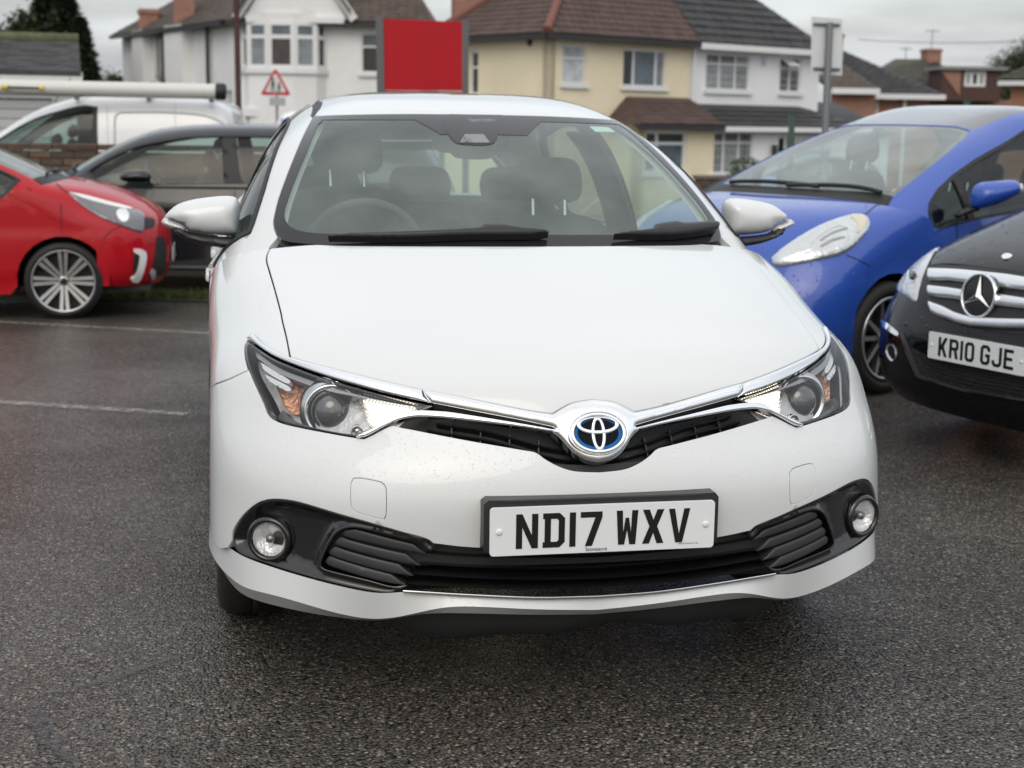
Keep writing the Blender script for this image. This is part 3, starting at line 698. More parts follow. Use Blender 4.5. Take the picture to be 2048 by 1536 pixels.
    for q in ([(853,1109),(940,1116),(1070,1119),(1192,1118)], [(840,1131),(940,1137.5),(1070,1141),(1192,1139.5)], [(826,1151),(940,1158.5),(1070,1162),(1192,1160)], [(813.6,1170.5),(940,1178),(1070,1182.5),(1192,1180)]):
        ribbon('intake_slat', [([(x, y-7) for x, y in q], -.072), ([(x, y-1.0) for x, y in q], -.026), ([(x, y+1.2) for x, y in q], -.020), ([(x, y+5.5) for x, y in q], -.030), ([(x, y+7) for x, y in q], -.070)], mat('fin_black', (.012, .012, .013), .3))
    # --- headlights
    lens = np.concatenate([sp([(496,683),(520,699.5),(550,718.5),(601,739.5),(652,757.5),(703,773),(780,793.5),(850,809.5),(865.5,812)], 4),
        sp([(865.5,812),(806,835),(755.5,855),(713.6,872.5),(713.6,872.5),(692,869.5),(628.5,857.8),(577.8,847),(553,838),(538.5,827),(528.5,804.5),(513.2,771.5),(499.5,738.5),(492,713),(491,691),(496,683)], 4)[1:-1]])
    ll = T(lens); P3 = S.ev(ll[:, 0], ll[:, 1]); rimm = GL['black']
    house = mat('lamp_housing', (.58, .58, .59), .25, .25, bump=(28, .006))
    drl = T(sp([(690,772),(745,787),(800,801),(838,810),(838,810),(800,826),(752,846),(752,846),(728,838),(716,812),(690,772)], 3)[:-1])
    amb = T(sp([(528,741),(560,742),(578,752),(584,768),(576,795),(580,815),(558,812),(545,795),(536,770),(528,741)], 4)[:-1])
    amber = mat('amber_reflector', (.85, .45, .28), .16, .55, bump=(85, .012), noise=(60, .35))
    ribbed = mat('lamp_ribs', (.7, .7, .72), .12, 1, bump=(180, .004))
    em = mat('lit_lamp', (.6, .6, .6), .2, emit=(1, .91, .72), es=4)
    emn = em.node_tree; wv = emn.nodes.new('ShaderNodeTexWave'); wv.inputs['Scale'].default_value = 42; wv.bands_direction = 'X'; wv.inputs['Distortion'].default_value = 1.5; wv.inputs['Detail'].default_value = 3; tcw = emn.nodes.new('ShaderNodeTexCoord')
    emn.links.new(tcw.outputs['Object'], wv.inputs['Vector']); mw = emn.nodes.new('ShaderNodeMapRange'); mw.inputs['To Min'].default_value = .35; mw.inputs['To Max'].default_value = 4.5; emn.links.new(wv.outputs['Fac'], mw.inputs['Value']); emn.links.new(mw.outputs[0], emn.nodes['Principled BSDF'].inputs['Emission Strength'])
    pj_uv = S.hit(645, 806); pj = S.ev(pj_uv[0], pj_uv[1]); pn = S.nrm(pj_uv[0], pj_uv[1])
    for mir in (False, True):
        sg = -1 if mir else 1
        H = panel('headlight', S, ll, house, R, off=-.058, depth=0, h=.02, mirror=mir)
        panel('lamp_rim', S, ll, rimm, H, holes=[ll.mean(0)+(ll-ll.mean(0))*.975], off=-.002, depth=.02, h=.012, mirror=mir)
        panel('lens', S, ll, glass_mat('lamp_lens', (.97, .97, .97), 1, .045), H, off=.001, depth=0, h=.02, pillow=.004, pw=.03, mirror=mir)
        panel('daytime_lamp', S, T(sp([(712,778),(750,789),(800,801.5),(826,809),(826,809),(790,826),(757,838),(757,838),(738,828),(726,806),(712,778)], 3)[:-1]), em, H, off=-.038, depth=.004, h=.008, mirror=mir)
        panel('ribbed_reflector', S, drl, ribbed, H, off=-.045, depth=.02, h=.008, pillow=-.012, pw=.03, mirror=mir)
        panel('indicator', S, amb, amber, H, off=-.045, depth=.02, h=.008, pillow=-.012, pw=.03, mirror=mir)
        # inner shroud band along the top, and outer chrome blades
        top_ = T(sp([(500,688),(550,724),(601,745),(652,763),(703,779),(780,798.5),(838,809)], 4)); inn = T(sp([(700,784),(652,774),(600,757),(548,735),(506,704)], 4))
        panel('shroud', S, np.concatenate([top_, inn]), mat('shroud_grey', (.34, .34, .35), .25, .8), H, off=-.02, depth=.03, h=.012, mirror=mir)
        for q in ([(512,712),(560,742),(572,752),(562,756),(520,730)], [(520,738),(566,762),(572,772),(560,772),(528,752)]):
            panel('light_blade', S, T(sp(q+[q[0]], 3)[:-1]), mat('clear_acrylic', (.72, .74, .76), .15, .3), H, off=-.022, depth=.012, h=.01, mirror=mir)
        bott = T(sp([(540,826),(560,836),(640,856),(712,868),(745,852),(728,850),(690,858),(620,846),(570,830),(552,812),(540,826)], 3)[:-1])
        panel('lower_shroud', S, bott, mat('shroud_dark', (.12, .12, .13), .2, .6, bump=(60, .003)), H, off=-.03, depth=.03, h=.012, mirror=mir)
        c = pj*np.array((sg, 1, 1)); n0 = pn*np.array((sg, 1, 1)); ax = np.array((n0[0]*.25, -1, .06)); ax /= np.linalg.norm(ax); c0 = c-n0*.055
        b = MB().lathe([(.066, -.03), (.0665, .004), (.064, .010), (.060, .010), (.0515, .000), (.050, -.006), (.047, -.006)], c0, ax, 40)
        pr = b.build('projector', mat('bright_trim', (.82, .83, .85), .10, 1), H)
        MB().lathe([(.047, -.02), (.047, .002), (.045, .004), (.043, .002)], c0, ax, 40).build('projector_collar', rimm, pr)
        MB().lathe([(.043, .0), (.040, .010), (.033, .019), (.022, .026), (.010, .029), (.0005, .030)], c0, ax, 40).build('projector_lens', mat('projector_glass', (.05, .055, .06), .03, 0, coat=1, spec=.9, noise=(30, .6)), pr)
        # bowl
        MB().lathe([(.0665, .002), (.072, -.002), (.077, -.014), (.080, -.03)], c0, ax, 40).build('chrome_ring', mat('bowl_grey', (.6, .6, .62), .12, 1), H)
        # small lower lamp
        q = S.hit(706, 852); cp_ = (S.ev(q[0], q[1])-S.nrm(q[0], q[1])*.03)*np.array((sg, 1, 1))
        MB().lathe([(.014, -.01), (.014, .004), (.011, .006), (.010, -.002), (.001, .003)], cp_, ax, 20).build('side_lamp', mat('bowl_grey'), H)
    # --- plate
    pl = plate(R, (0.0, -.016, .4605), (1, 0, 0), (0, 0, 1), 'ND17 WXV')
    text_mesh('dealer_lettering', 'Stoneacre', .0125, (-.042, -.0205, .4095), (1, 0, 0), (0, 0, 1), mat('plate_black'), pl)
    text_mesh('small_print', 'WE ARE CARS', .0042, (.014, -.0205, .4098), (1, 0, 0), (0, 0, 1), mat('plate_black'), pl) if False else None
    text_mesh('small_print', 'BESTPLATE BS AU 145e', .0046, (.176, -.0205, .4165), (1, 0, 0), (0, 0, 1), mat('plate_black'), pl)
    # --- emblem
    q = S.hit(1199, 872); q[0] = 0; ec = S.ev(0, q[1]); en = S.nrm(0, q[1]); ec = ec+en*.022
    a_, b_ = .0665, .0485; en = np.array((0, -math.cos(.42), math.sin(.42)))
    E1 = np.array((1., 0, 0)); E2 = np.cross(en, E1); E2 = E2 if E2[2] > 0 else -E2
    def ell(cx, cy, a, b, n=48): return [(cx+a*math.cos(t), cy+b*math.sin(t)) for t in np.linspace(0, 2*math.pi, n, endpoint=False)]
    SE = plane_master(ec, E1, E2)
    emb = panel('emblem', SE, ell(0, 0, a_*.93, b_*.93), mat('emblem_black', (.002, .003, .007), .25, spec=.12), R, off=0, depth=.03, h=.02)
    def ring(nm, o, i, mt, off, pil, pwd, dep=.006): panel(nm, SE, o, mt, emb, holes=[i], off=off, pillow=pil, pw=pwd, depth=dep, h=.004)
    ring('emblem_rim', ell(0, 0, a_*1.06, b_*1.06), ell(0, 0, a_*1.0, b_*1.0), GL['chrome'], .001, .003, .002, .02)
    ring('outer_oval', ell(0, 0, a_*.985, b_*.985), ell(0, 0, a_*.84, b_*.80), GL['chrome'], .003, .004, .004)
    bl = mat('emblem_blue', (.004, .13, .40), .3, spec=.2)
    ring('blue_edge', ell(0, 0, a_*.84, b_*.80), ell(0, 0, a_*.72, b_*.66), bl, .0008, 0, .01, .0004)  # blue edge of the black dome
    ring('upright_oval', ell(0, -.002, a_*.255, b_*.83), ell(0, -.002, a_*.13, b_*.62), GL['chrome'], .004, .003, .004)
    ring('wide_oval', ell(0, b_*.35, a_*.74, b_*.43), ell(0, b_*.40, a_*.60, b_*.28), GL['chrome'], .005, .003, .004)
    # --- cabin
    G = Master(green, -1, 1, 0, 15, 260, 260); TG = G.trace
    ge = sp([(1020,231.5),(935,230.5),(813,229.5),(700,231),(627.4,233.5),(627.4,233.5),(610,267.7),(593,306.7),(573.7,355.5),(559,397),(551.7,426),(549,443),(552,460),(560,475),(575,484),(620,489),(700,494),(813,498),(1035,500)], 5)
    gl = TG(ge); gls = sym(gl)
    panel('windscreen', G, gls, GL['ws'], R, off=.001, depth=0, h=.05)
    fi = sp([(958,270),(905,270),(881,270),(881,270),(862,258),(830,241),(830,241),(656.7,241),(645,243),(635,253),(627,272.5),(612.8,309),(593,355.5),(576,402),(570,424),(571,440),(583.5,456),(612.8,465.4),(666.5,469),(813,471),(1032,471)], 4)
    panel('windscreen_border', G, gls, mat('frit', (.016, .015, .021), .12), R, holes=[sym(TG(fi))], off=.0025, depth=.001, h=.05)
    panel('windscreen_seal', G, sym(np.concatenate([gl[:-1]*(1.0, 1), gl[-1:]])), GL['dark'], R, holes=[gls*(.988, 1)], off=-.002, depth=.01, h=.05) if False else None
    panel('cowl', G, sym(TG([(1040,478),(813,480),(666,478),(590,474),(560,470),(556,485),(600,500),(700,512),(1045,525)])), GL['dark'], R, off=-.012, depth=.01, h=.05)
    vh = gl[0][1]
    iz = int(np.argmin(abs(ge-np.array((627.4, 233.5))).sum(1))); uc, vc = gl[iz]
    ud = uc
    # roof between the drip channels
    hd = [(u, v+.03) for u, v in gl[:iz+1]]
    roof = np.array([(0, vh+.03)]+hd[1:]+[(-.40, 4.4), (-.385, 5), (-.375, 6), (-.37, 7), (-.36, 8), (-.35, 9), (-.32, 9.9), (-.25, 10.1), (0, 10.15)])
    panel('roof', G, sym(roof), WH, R, h=.06, edge=.004, depth=.02)
    dr = np.array([(-.455, vc-.3), (-.44, 5), (-.43, 7), (-.40, 9), (-.37, 9.8), (-.30, 9.8), (-.33, 9), (-.35, 7), (-.36, 5), (-.39, vc+.1)])
    for mir in (False, True): panel('drip_channel', G, dr, GL['dark'], R, off=-.010, depth=.0, h=.04, mirror=mir)
    # side frame with door openings
    pil = TG(sp([(520,412),(530,380),(549,326),(578.6,250.6),(593,221)], 4)); pl_u = pil[:, 0]
    gside = gl[iz:iz+40]; edge_ = []
    for (u, v) in gl[iz:]:
        if v < .6: break
        edge_.append((u-.006, v))
    ed = np.array(edge_); wtop = -.86
    win = np.array([(-.66, .9), (-.645, 1.1), (-.623, 1.48), (-.603, 1.84), (-.585, 2.3), (-.567, 2.8), (-.545, 3.5), (-.525, 4.2), (-.507, 5), (-.50, 6), (-.50, 7), (-.53, 7.8), (-.62, 8.2), (-.95, 8.3), (-.99, 8.1), (-.992, 6), (-.992, 3), (-.99, 1.5), (-.98, .9)])
    fr_ = np.concatenate([[(-.98, .02), (-.60, .3)], ed[::-1], [(ud-.012, vc+.25), (-.42, 5), (-.415, 6), (-.415, 7), (-.40, 8), (-.38, 9), (-.34, 9.9), (-.62, 10.6), (-.78, 12.0), (-1, 12.), (-1, 9), (-1, 6), (-1, 3), (-1, 1), (-1, .02)]])
    for mir in (False, True):
        panel('side_frame', G, fr_, WH, R, holes=[win], h=.05, edge=.003, depth=.02, mirror=mir)
        c = win.mean(0); w2 = win.copy(); 
        def shrink(L, a, b): return np.array([(a+(u-a0)*(b-a)/(a1-a0), v) for u, v in L])
        panel('door_seal', G, win, GL['dark'], R, holes=[win*(1, 1)+(np.sign(c[0]-win[:, 0])*.012)[:, None]*(1, 0)+(np.sign(c[1]-win[:, 1])*.10)[:, None]*(0, 1)], off=.004, depth=.015, h=.04, mirror=mir)
        wf = [p for p in win if p[1] < 5.8 and p[0] > -.9]+[(-.50, 5.8), (-.992, 5.8)]+[p for p in win[::1] if p[1] < 5.8 and p[0] < -.9]
        wb = [(-.50, 5.8)]+[p for p in win if p[1] > 5.8]+[(-.992, 5.8)]
        panel('side_window', G, wf, GL['glass'], R, off=-.006, depth=0, h=.06, mirror=mir)
        panel('rear_side_window', G, wb, glass_mat('privacy_glass', (.34, .40, .38)), R, off=-.006, depth=0, h=.06, mirror=mir)
        panel('pillar_cover', G, [(-.50, 5.45), (-.99, 5.1), (-.99, 6.3), (-.50, 6.4)], GL['trim'], R, off=-.05, depth=.01, h=.05, mirror=mir)
        panel('door_pillar', G, [(-.50, 5.85), (-.99, 5.6), (-.99, 5.95), (-.50, 6.2)], GL['black'], R, off=-.002, depth=.03, h=.05, mirror=mir)
        panel('pillar_trim', G, np.concatenate([ed+(-.03, 0), ed[::-1]+(.034, 0)]), GL['liner'], R, off=-.030, depth=.004, h=.05, mirror=mir)
        panel('rear_pillar_trim', G, [(-.62, 8.2), (-.99, 8.2), (-.99, 11.5), (-.62, 10)], GL['trim'], R, off=-.05, depth=0, h=.08, mirror=mir)
    panel('headlining', G, sym(np.array([(0, vh+.1), (ud*.6, vc+.1), (-.45, vc+.3), (-.47, 5), (-.47, 7), (-.42, 9), (0, 9.8)])), GL['liner'], R, off=-.05, depth=0, h=.1)
    panel('tailgate', G, sym(np.array([(0, 10.2), (-.25, 10.15), (-.335, 9.95), (-.61, 10.65), (-.77, 12.0), (-.8, 12.9), (0, 12.95)])), WH, R, holes=[sym(np.array([(0, 10.45), (-.45, 10.4), (-.6, 11.3), (-.62, 11.6), (0, 11.7)]))], h=.06, depth=.02, edge=.004)
    panel('rear_window', G, sym(np.array([(0, 10.4), (-.47, 10.35), (-.62, 11.3), (-.64, 11.65), (0, 11.75)])), GL['glass'], R, off=-.006, depth=0, h=.08)
    panel('rear_bumper', G, sym(np.array([(0, 12.98), (-.8, 12.95), (-.8, 12.05), (-1, 12.05), (-1, 13.5), (-1, 15), (0, 15)])), WH, R, h=.08, depth=.02, edge=.004)
    # sides
    nend = [(r[4], r[2]) for r in NOSE[1:]]; nend = sorted(nend)
    gxy = [r[3] for r in GREEN]; gxx = [r[2] for r in GREEN]
    e1 = nose(np.full(40, -1.), np.linspace(1, 15, 40)); e2 = green(np.full(50, -1.), np.linspace(.3, 14.6, 50))
    prof = [(p[1], p[2]) for p in e1][1:]+[(p[1], p[2]-.003) for p in e2 if p[1] > 1.42]
    a2 = arch(3.53, .32, .345, .22)[::-1]; a1 = arch(.93, .32, .345, .24)[::-1]
    prof += [(4.0, .24)]+a2+[(3.1, .20), (1.35, .20)]+a1
    for sg in (-1, 1):
        F_ = Master(side_fn(sg, nend, gxy, gxx), .4, 4.4, .15, 1.1, 60, 60); F_.flip = sg
        sd = panel('body_side', F_, prof, WD, R, h=.07, edge=.004, depth=.02)
        for y0, y1 in ((1.42, 1.42), (2.48, 2.48), (3.3, 3.42)):
            MB().tube([F_.ev(y0+(y1-y0)*t, .26+t*.64)+np.array((sg*.0005, 0, 0)) for t in np.linspace(0, 1, 14)], .0022, 5).build('door_gap', GL['dark'], sd)
        for yh in (2.28, 3.18):
            p = F_.ev(yh, .80); MB().box(p+np.array((sg*.03, 0, 0)), (.022, .20, .032), bev=.010).box(p+np.array((sg*.012, -.08, 0)), (.03, .02, .02)).box(p+np.array((sg*.012, .08, 0)), (.03, .02, .02)).build('door_handle', WH, sd)
        cs = [F_.ev(y, z)+np.array((sg*.006, 0, 0)) for y, z in zip(np.linspace(1.5, 3.5, 20), np.linspace(.905, .945, 20))]
        MB().tube(cs, .008, 6).build('belt_strip', GL['chrome'], sd)
        wc = []
        for cy in (.93, 3.53):
            wheel(R, (sg*.752, cy, .317), (sg, 0, 0), .317, .205, .205, 10, 'double', GL['tyre'], GL['rim'], GL['dark'])
            arch_liner((sg*.775, cy, .32), (sg, 0, 0), .35, .07, -.16, R)
        # sail panel
        # mirror
        mo = [(323.7,442),(335,426),(355,409),(386.7,399),(429.7,393),(458,392),(472.6,396),(480,409),(478.5,440),(476,472),(476,472),(429.7,470),(378,463.5),(366.7,449),(350,443),(332,437),(323.7,442)]
        O = np.array((-.90, 1.46, 1.04)); Nv = np.array((0, -1., .0))
        def mp(q):
            X = on_plane(q[0], q[1], O, Nv); return (X[0]*(1 if sg < 0 else -1), X[2])
        ml = np.array([mp(q) for q in sp(mo, 3)[:-1]])
        cap = pod('door_mirror', ml, (0, 1.46, 0), (1, 0, 0), (0, 0, 1), (0, -1, 0), .075, WH, R, back=.7, h=.012, power=.34)
        bl_ = np.array([mp(q) for q in sp([(343,456),(366,450),(378,463),(429.7,470),(476,472),(490,480),(496,486),(494,520),(484,507),(458,495),(401,486),(361,471),(343,456)], 3)[:-1]])
        pod('mirror_base', bl_, (0, 1.415, 0), (1, 0, 0), (0, 0, 1), (0, -1, 0), .045, GL['satin'], cap, back=1.2, h=.012, power=.4)
        il = np.array([mp(q) for q in sp([(322.5,442),(330,434),(346,440),(366,448),(376,462),(355,459),(329,450),(322.5,442)], 3)[:-1]])
        pod('side_repeater', il, (0, 1.425, 0), (1, 0, 0), (0, 0, 1), (0, -1, 0), .03, mat('repeater_lens', (.62, .60, .60), .08, .5, bump=(200, .003)), cap, back=1.2, h=.008)
    # --- wipers
    for q in ([(659,488),(700,485),(830,480.5),(950,474),(966,467),(1008,467),(1040,473),(1095,479),(1060,484),(940,485),(800,490)], [(1224,484),(1296,475),(1305,466),(1345,459.5),(1360,463),(1420,459),(1427,470),(1412,474),(1340,484)]):
        panel('wiper', G, TG(sp(q+[q[0]], 3)[:-1]), GL['satin'], R, off=.03, pillow=.012, pw=.02, depth=.022, h=.01)
    # sensor housing, sticker, inside mirror
    sh = TG(sp([(885,240),(892,262),(902,278),(915,288),(940,291),(975,291),(990,284),(995,270),(995,240)], 3)); sh = np.concatenate([sh, [sh[0]]])[:-1]
    panel('sensor_housing', G, sh, mat('housing_dark', (.016, .014, .018), .6), R, off=-.008, depth=.04, h=.03)
    panel('sensor_patch', G, sh, mat('frit'), R, off=.0035, depth=.0008, h=.03)
    panel('camera_window', G, TG([(929,271),(967,271),(979,288),(920,288)]), mat('camera_grey', (.20, .22, .22), .3), R, off=.005, depth=.001, h=.03)
    a0, a1 = 0, 1
    imc = np.array((.02, 1.93, 1.285)); A_ = np.array((1, -.25, 0)); A_ /= np.linalg.norm(A_)
    pod('rear_view_mirror', spline([(-.13, 0), (-.125, .03), (-.09, .042), (.09, .042), (.125, .03), (.13, -.005), (.11, -.035), (-.10, -.038), (-.13, 0)], 3)[:-1], imc, A_, (0, 0, 1), np.cross(A_, (0, 0, 1)), .03, mat('mirror_back', (.09, .095, .10), .5), R, back=.2, h=.015)
    panel('windscreen_sticker', G, TG([(1179,250.5),(1218,252),(1232,262),(1192,261)]), mat('sticker', (.55, .72, .68), .6), R, off=-.004, depth=.001, h=.03)
    interior(R, np.eye(3), np.zeros(3), 1.38, .98, 2.15, 2.95, .62)
    MB().box((0, 2.3, .19), (1.5, 3.6, .04)).build('floor_pan', GL['dark'], R)  # unseen dark slab, added to block light under the car
    MB().box((0, 1.15, .6), (1.4, .04, .7)).build('engine_bay', GL['dark'], R)
    return S, G
HS, HG = build_hero()

# ================================================================== THE OTHER VEHICLES
def gz(d):
    """ground height at forward distance d: the site falls gently away from the camera"""
    return float(np.interp(d, [-30, 4, 7.9, 11.5, 12.6, 17, 22, 30, 44, 60, 120, 400], [0, 0, -.03, -.12, -.15, -.22, -.35, -.75, -1.4, -1.5, -1.6, -1.6]))
FW = np.array((math.sin(CYAW), math.cos(CYAW))); RT = np.array((math.cos(CYAW), -math.sin(CYAW)))
def heading(deg):
    a = math.radians(deg); return -FW*math.cos(a)-RT*math.sin(a)
def gpt(px, d):
    """ground point below image column px at forward distance d"""
    p = CLOC[:2]+FW*d+RT*(px-1024)/CF*d*1.0; return np.array((p[0], p[1], gz(d)))
WIN_U = [(-.66, .9), (-.645, 1.1), (-.623, 1.48), (-.603, 1.84), (-.585, 2.3), (-.567, 2.8), (-.545, 3.5), (-.525, 4.2), (-.507, 5), (-.50, 6), (-.50, 7), (-.53, 7.8), (-.62, 8.2), (-.95, 8.3), (-.99, 8.1), (-.992, 6), (-.992, 3), (-.99, 1.5), (-.98, .9)]
def gen_car(name, label, group, NR, GR, h, ref, gp, pm, cy=(.8, 3.3), rw=.30, rim_r=.2, ww=.19, spokes=(5, 'split'), roofm=None, windows=True, side_glass=None, int_kw=None, bpillar=5.9, win=None, wscr=True, sill=.2, van=False, inner=True, tyre_w=.75):
    M, T = xform(h, ref, gp)
    base = M@np.array((0, 2., 0))+T
    R = root(name, label, 'van' if van else 'car', tuple(base), group)
    nm = len(NR)-1; NR = np.asarray(NR, float); GR = np.asarray(GR, float)
    S = Master(lambda u, v: nose(u, v, NR), -1, 1, 0, nm, 130, 130, M, T); G = Master(lambda u, v: green(u, v, GR), -1, 1, 0, len(GR)-1, 130, 130, M, T)
    panel('front_body', S, [(-1, .5), (1, .5), (1, nm), (-1, nm)], pm, R, h=.07, depth=.03)
    WL = np.array(win if win is not None else WIN_U)
    ws = np.array([(0, 3.55), (-.3, 3.52), (-.40, 3.45), (-.44, 3.1), (-.49, 2.4), (-.53, 1.7), (-.555, 1.0), (-.56, .75), (-.53, .62), (-.3, .55), (0, .55)])
    rg = sym(np.array([(0, 10.5), (-.45, 10.45), (-.6, 11.3), (-.62, 11.6), (0, 11.7)]))
    holes = []
    if wscr: holes.append(sym(ws))
    if windows: holes += [WL, WL*(-1, 1)]
    if not van: holes.append(rg)
    if roofm is None: panel('cabin_shell', G, [(-1, .05), (1, .05), (1, 15), (-1, 15)], pm, R, holes=holes, h=.07, depth=.02)
    else:
        rl = sym(np.array([(0, 3.6), (-.3, 3.58), (-.41, 3.55), (-.40, 5), (-.39, 7), (-.37, 9), (-.3, 9.9), (0, 10)]))
        panel('cabin_shell', G, [(-1, .05), (1, .05), (1, 15), (-1, 15)], pm, R, holes=holes+[rl], h=.07, depth=.02)
        panel('roof', G, rl, roofm, R, h=.07, depth=.02)
    sg_ = side_glass or GL['glass']
    if wscr:
        panel('windscreen', G, sym(ws), glass_mat('far_windscreen', (.76, .88, .84), 1.1, .05, haze=.20, hazecol=(.7, .8, .77)), R, off=-.004, depth=0, h=.09)  # greenish haze painted in for the lighter reflections on this glass
        panel('windscreen_border', G, sym(ws), GL['black'], R, holes=[sym(np.array([((u*.94) if abs(u) > .01 else 0, 2.05+(v-2.05)*.93) for u, v in ws]))], off=-.008, depth=.002, h=.09)
        panel('scuttle', G, sym(np.array([(0, .62), (-.3, .62), (-.56, .70), (-.6, .3), (-.3, .0), (0, .0)])), GL['dark'], R, off=.004, depth=.01, h=.06)
        for x0 in (-.05, .30):
            MB().tube([G.ev(x0-.30+.5*t, .62+.10*math.sin(t*3))+G.nrm(x0-.30+.5*t, .62)*.02 for t in np.linspace(0, 1, 8)], .012, 6).build('wiper', GL['dark'], R)
    if windows:
        for mir in (False, True):
            m_ = -1 if mir else 1
            panel('side_window', G, WL, sg_, R, off=-.008, depth=0, h=.09, mirror=mir)
            c = WL.mean(0)
            panel('window_seal', G, WL, GL['dark'], R, holes=[np.stack([WL[:, 0]+np.sign(c[0]-WL[:, 0])*.018, WL[:, 1]+np.sign(c[1]-WL[:, 1])*.12], -1)], off=.003, depth=.012, h=.07, mirror=mir)
            if bpillar: panel('door_pillar', G, [(WL[:, 0].max(), bpillar-.08), (-.99, bpillar-.3), (-.99, bpillar+.12), (WL[:, 0].max(), bpillar+.16)], GL['dark'], R, off=-.002, depth=.03, h=.06, mirror=mir)
    if not van: panel('rear_window', G, rg, sg_, R, off=-.004, depth=0, h=.1)
    nend = sorted([(r[4], r[2]) for r in NR[1:]]); gxy = [r[3] for r in GR]; gxx = [r[2] for r in GR]
    for i in range(1, len(gxy)): gxy[i] = max(gxy[i], gxy[i-1]+.001)
    e1 = nose(np.full(30, -1.), np.linspace(.5, nm, 30), NR); e2 = green(np.full(40, -1.), np.linspace(.3, len(GR)-1.4, 40), GR)
    prof = [(p[1], p[2]) for p in e1]+[(p[1], p[2]-.003) for p in e2 if p[1] > e1[-1][1]+.02]
    ra = rw+.045
    prof += [(cy[1]+ra+.06, .24)]+arch(cy[1], rw, ra, .22)[::-1]+[(cy[1]-ra-.05, sill), (cy[0]+ra+.05, sill)]+arch(cy[0], rw, ra, .24)[::-1]
    sides = {}
    for sg in (-1, 1):
        F_ = Master(side_fn(sg, nend, gxy, gxx), .3, 4.6, .15, 1.15, 60, 60, M, T); F_.flip = sg
        sd = panel('body_side', F_, prof, pm, R, h=.08, depth=.02); sides[sg] = (F_, sd)
        for y0 in (cy[0]+.52, (cy[0]+cy[1])/2+.28):
            MB().tube([F_.ev(y0, .28+t*.62) for t in np.linspace(0, 1, 10)], .004, 5).build('door_gap', GL['dark'], sd)
        p = F_.ev((cy[0]+cy[1])/2+.10, .80); MB().box(p+M@np.array((sg*.02, 0, 0)), (.03, .18, .03), M=M).build('door_handle', pm, sd)
        for cyy in cy:
            c = M@np.array((sg*tyre_w, cyy, rw))+T; ax = M@np.array((sg, 0, 0))
            wheel(R, c, ax, rw, ww, rim_r, spokes[0], spokes[1], GL['tyre'], GL['rim'], GL['dark'])
            arch_liner(c, ax, ra+.005, .06, -.20, R)
    if inner: interior(R, M, T, *int_kw)
    MB().box(M@np.array((0, (cy[0]+cy[1])/2, .21))+T, (1.3, cy[1]-cy[0]+1.2, .04), M=M).build('floor_pan', GL['dark'], R)
    return R, S, G, M, T, sides
def feat(S, name, px, mt, parent, **k):
    k.setdefault('off', .004); k.setdefault('h', .03); k.setdefault('depth', .012); m2 = k.pop('both', True); n = k.pop('n', 4)
    uv = S.trace(spline(list(px)+[px[0]], n)[:-1]); o = panel(name, S, uv, mt, parent, **k)
    if m2: panel(name, S, uv, mt, parent, mirror=True, **k)
    return o
def gap(S, name, px, parent, r=.003, both=True):
    uv = S.trace(spline(px, 4))
    for s_ in ((1, -1) if both else (1,)): MB().tube([S.ev(u*s_, v) for u, v in uv], r, 5).build(name, GL['dark'], parent)

JN = [(.10,.19,.78,.55,.21,2.6,2.),(.04,.25,.82,.52,.26,2.6,2.),(.0,.34,.84,.50,.36,2.5,2.),(.0,.46,.845,.50,.48,2.4,2.),(.02,.57,.845,.51,.57,2.3,2.),(.06,.67,.84,.53,.62,2.1,2.2),(.12,.76,.835,.56,.65,2.1,2.5),(.20,.83,.835,.62,.66,2.1,2.8),(.32,.90,.835,.72,.68,2.2,3),(.47,.96,.835,.85,.74,2.4,3),(.62,.985,.835,.98,.84,2.6,3),(.78,1.005,.83,1.1,.90,2.8,3)]
JG = [(.74,.965,.83,1.08,.83,2.6,6,1.6),(.98,1.08,.82,1.22,.86,2.5,7,1.5),(1.34,1.225,.815,1.52,.90,2.4,7,1.4),(1.69,1.35,.80,1.86,.92,2.2,6.5,1.3),(1.98,1.44,.79,2.15,.94,2.0,5.5,1.25),(2.2,1.495,.785,2.32,.95,2,5.5,1.2),(2.42,1.525,.78,2.4,.96,2,5.5,1.2),(2.7,1.52,.77,2.75,.97,2,5.5,1.2),(3.1,1.49,.76,3.1,.98,2,5,1.2),(3.45,1.44,.75,3.4,1.0,2,5,1.2),(3.62,1.36,.75,3.5,1.0,2,5,1.2),(3.76,1.14,.76,3.58,.98,2,5,1.6),(3.84,.95,.80,3.6,.9,2.4,4,2),(3.88,.7,.83,3.62,.7,2.6,4,2),(3.9,.5,.84,3.62,.48,2.6,4,2),(3.86,.28,.82,3.6,.26,2.6,4,2)]

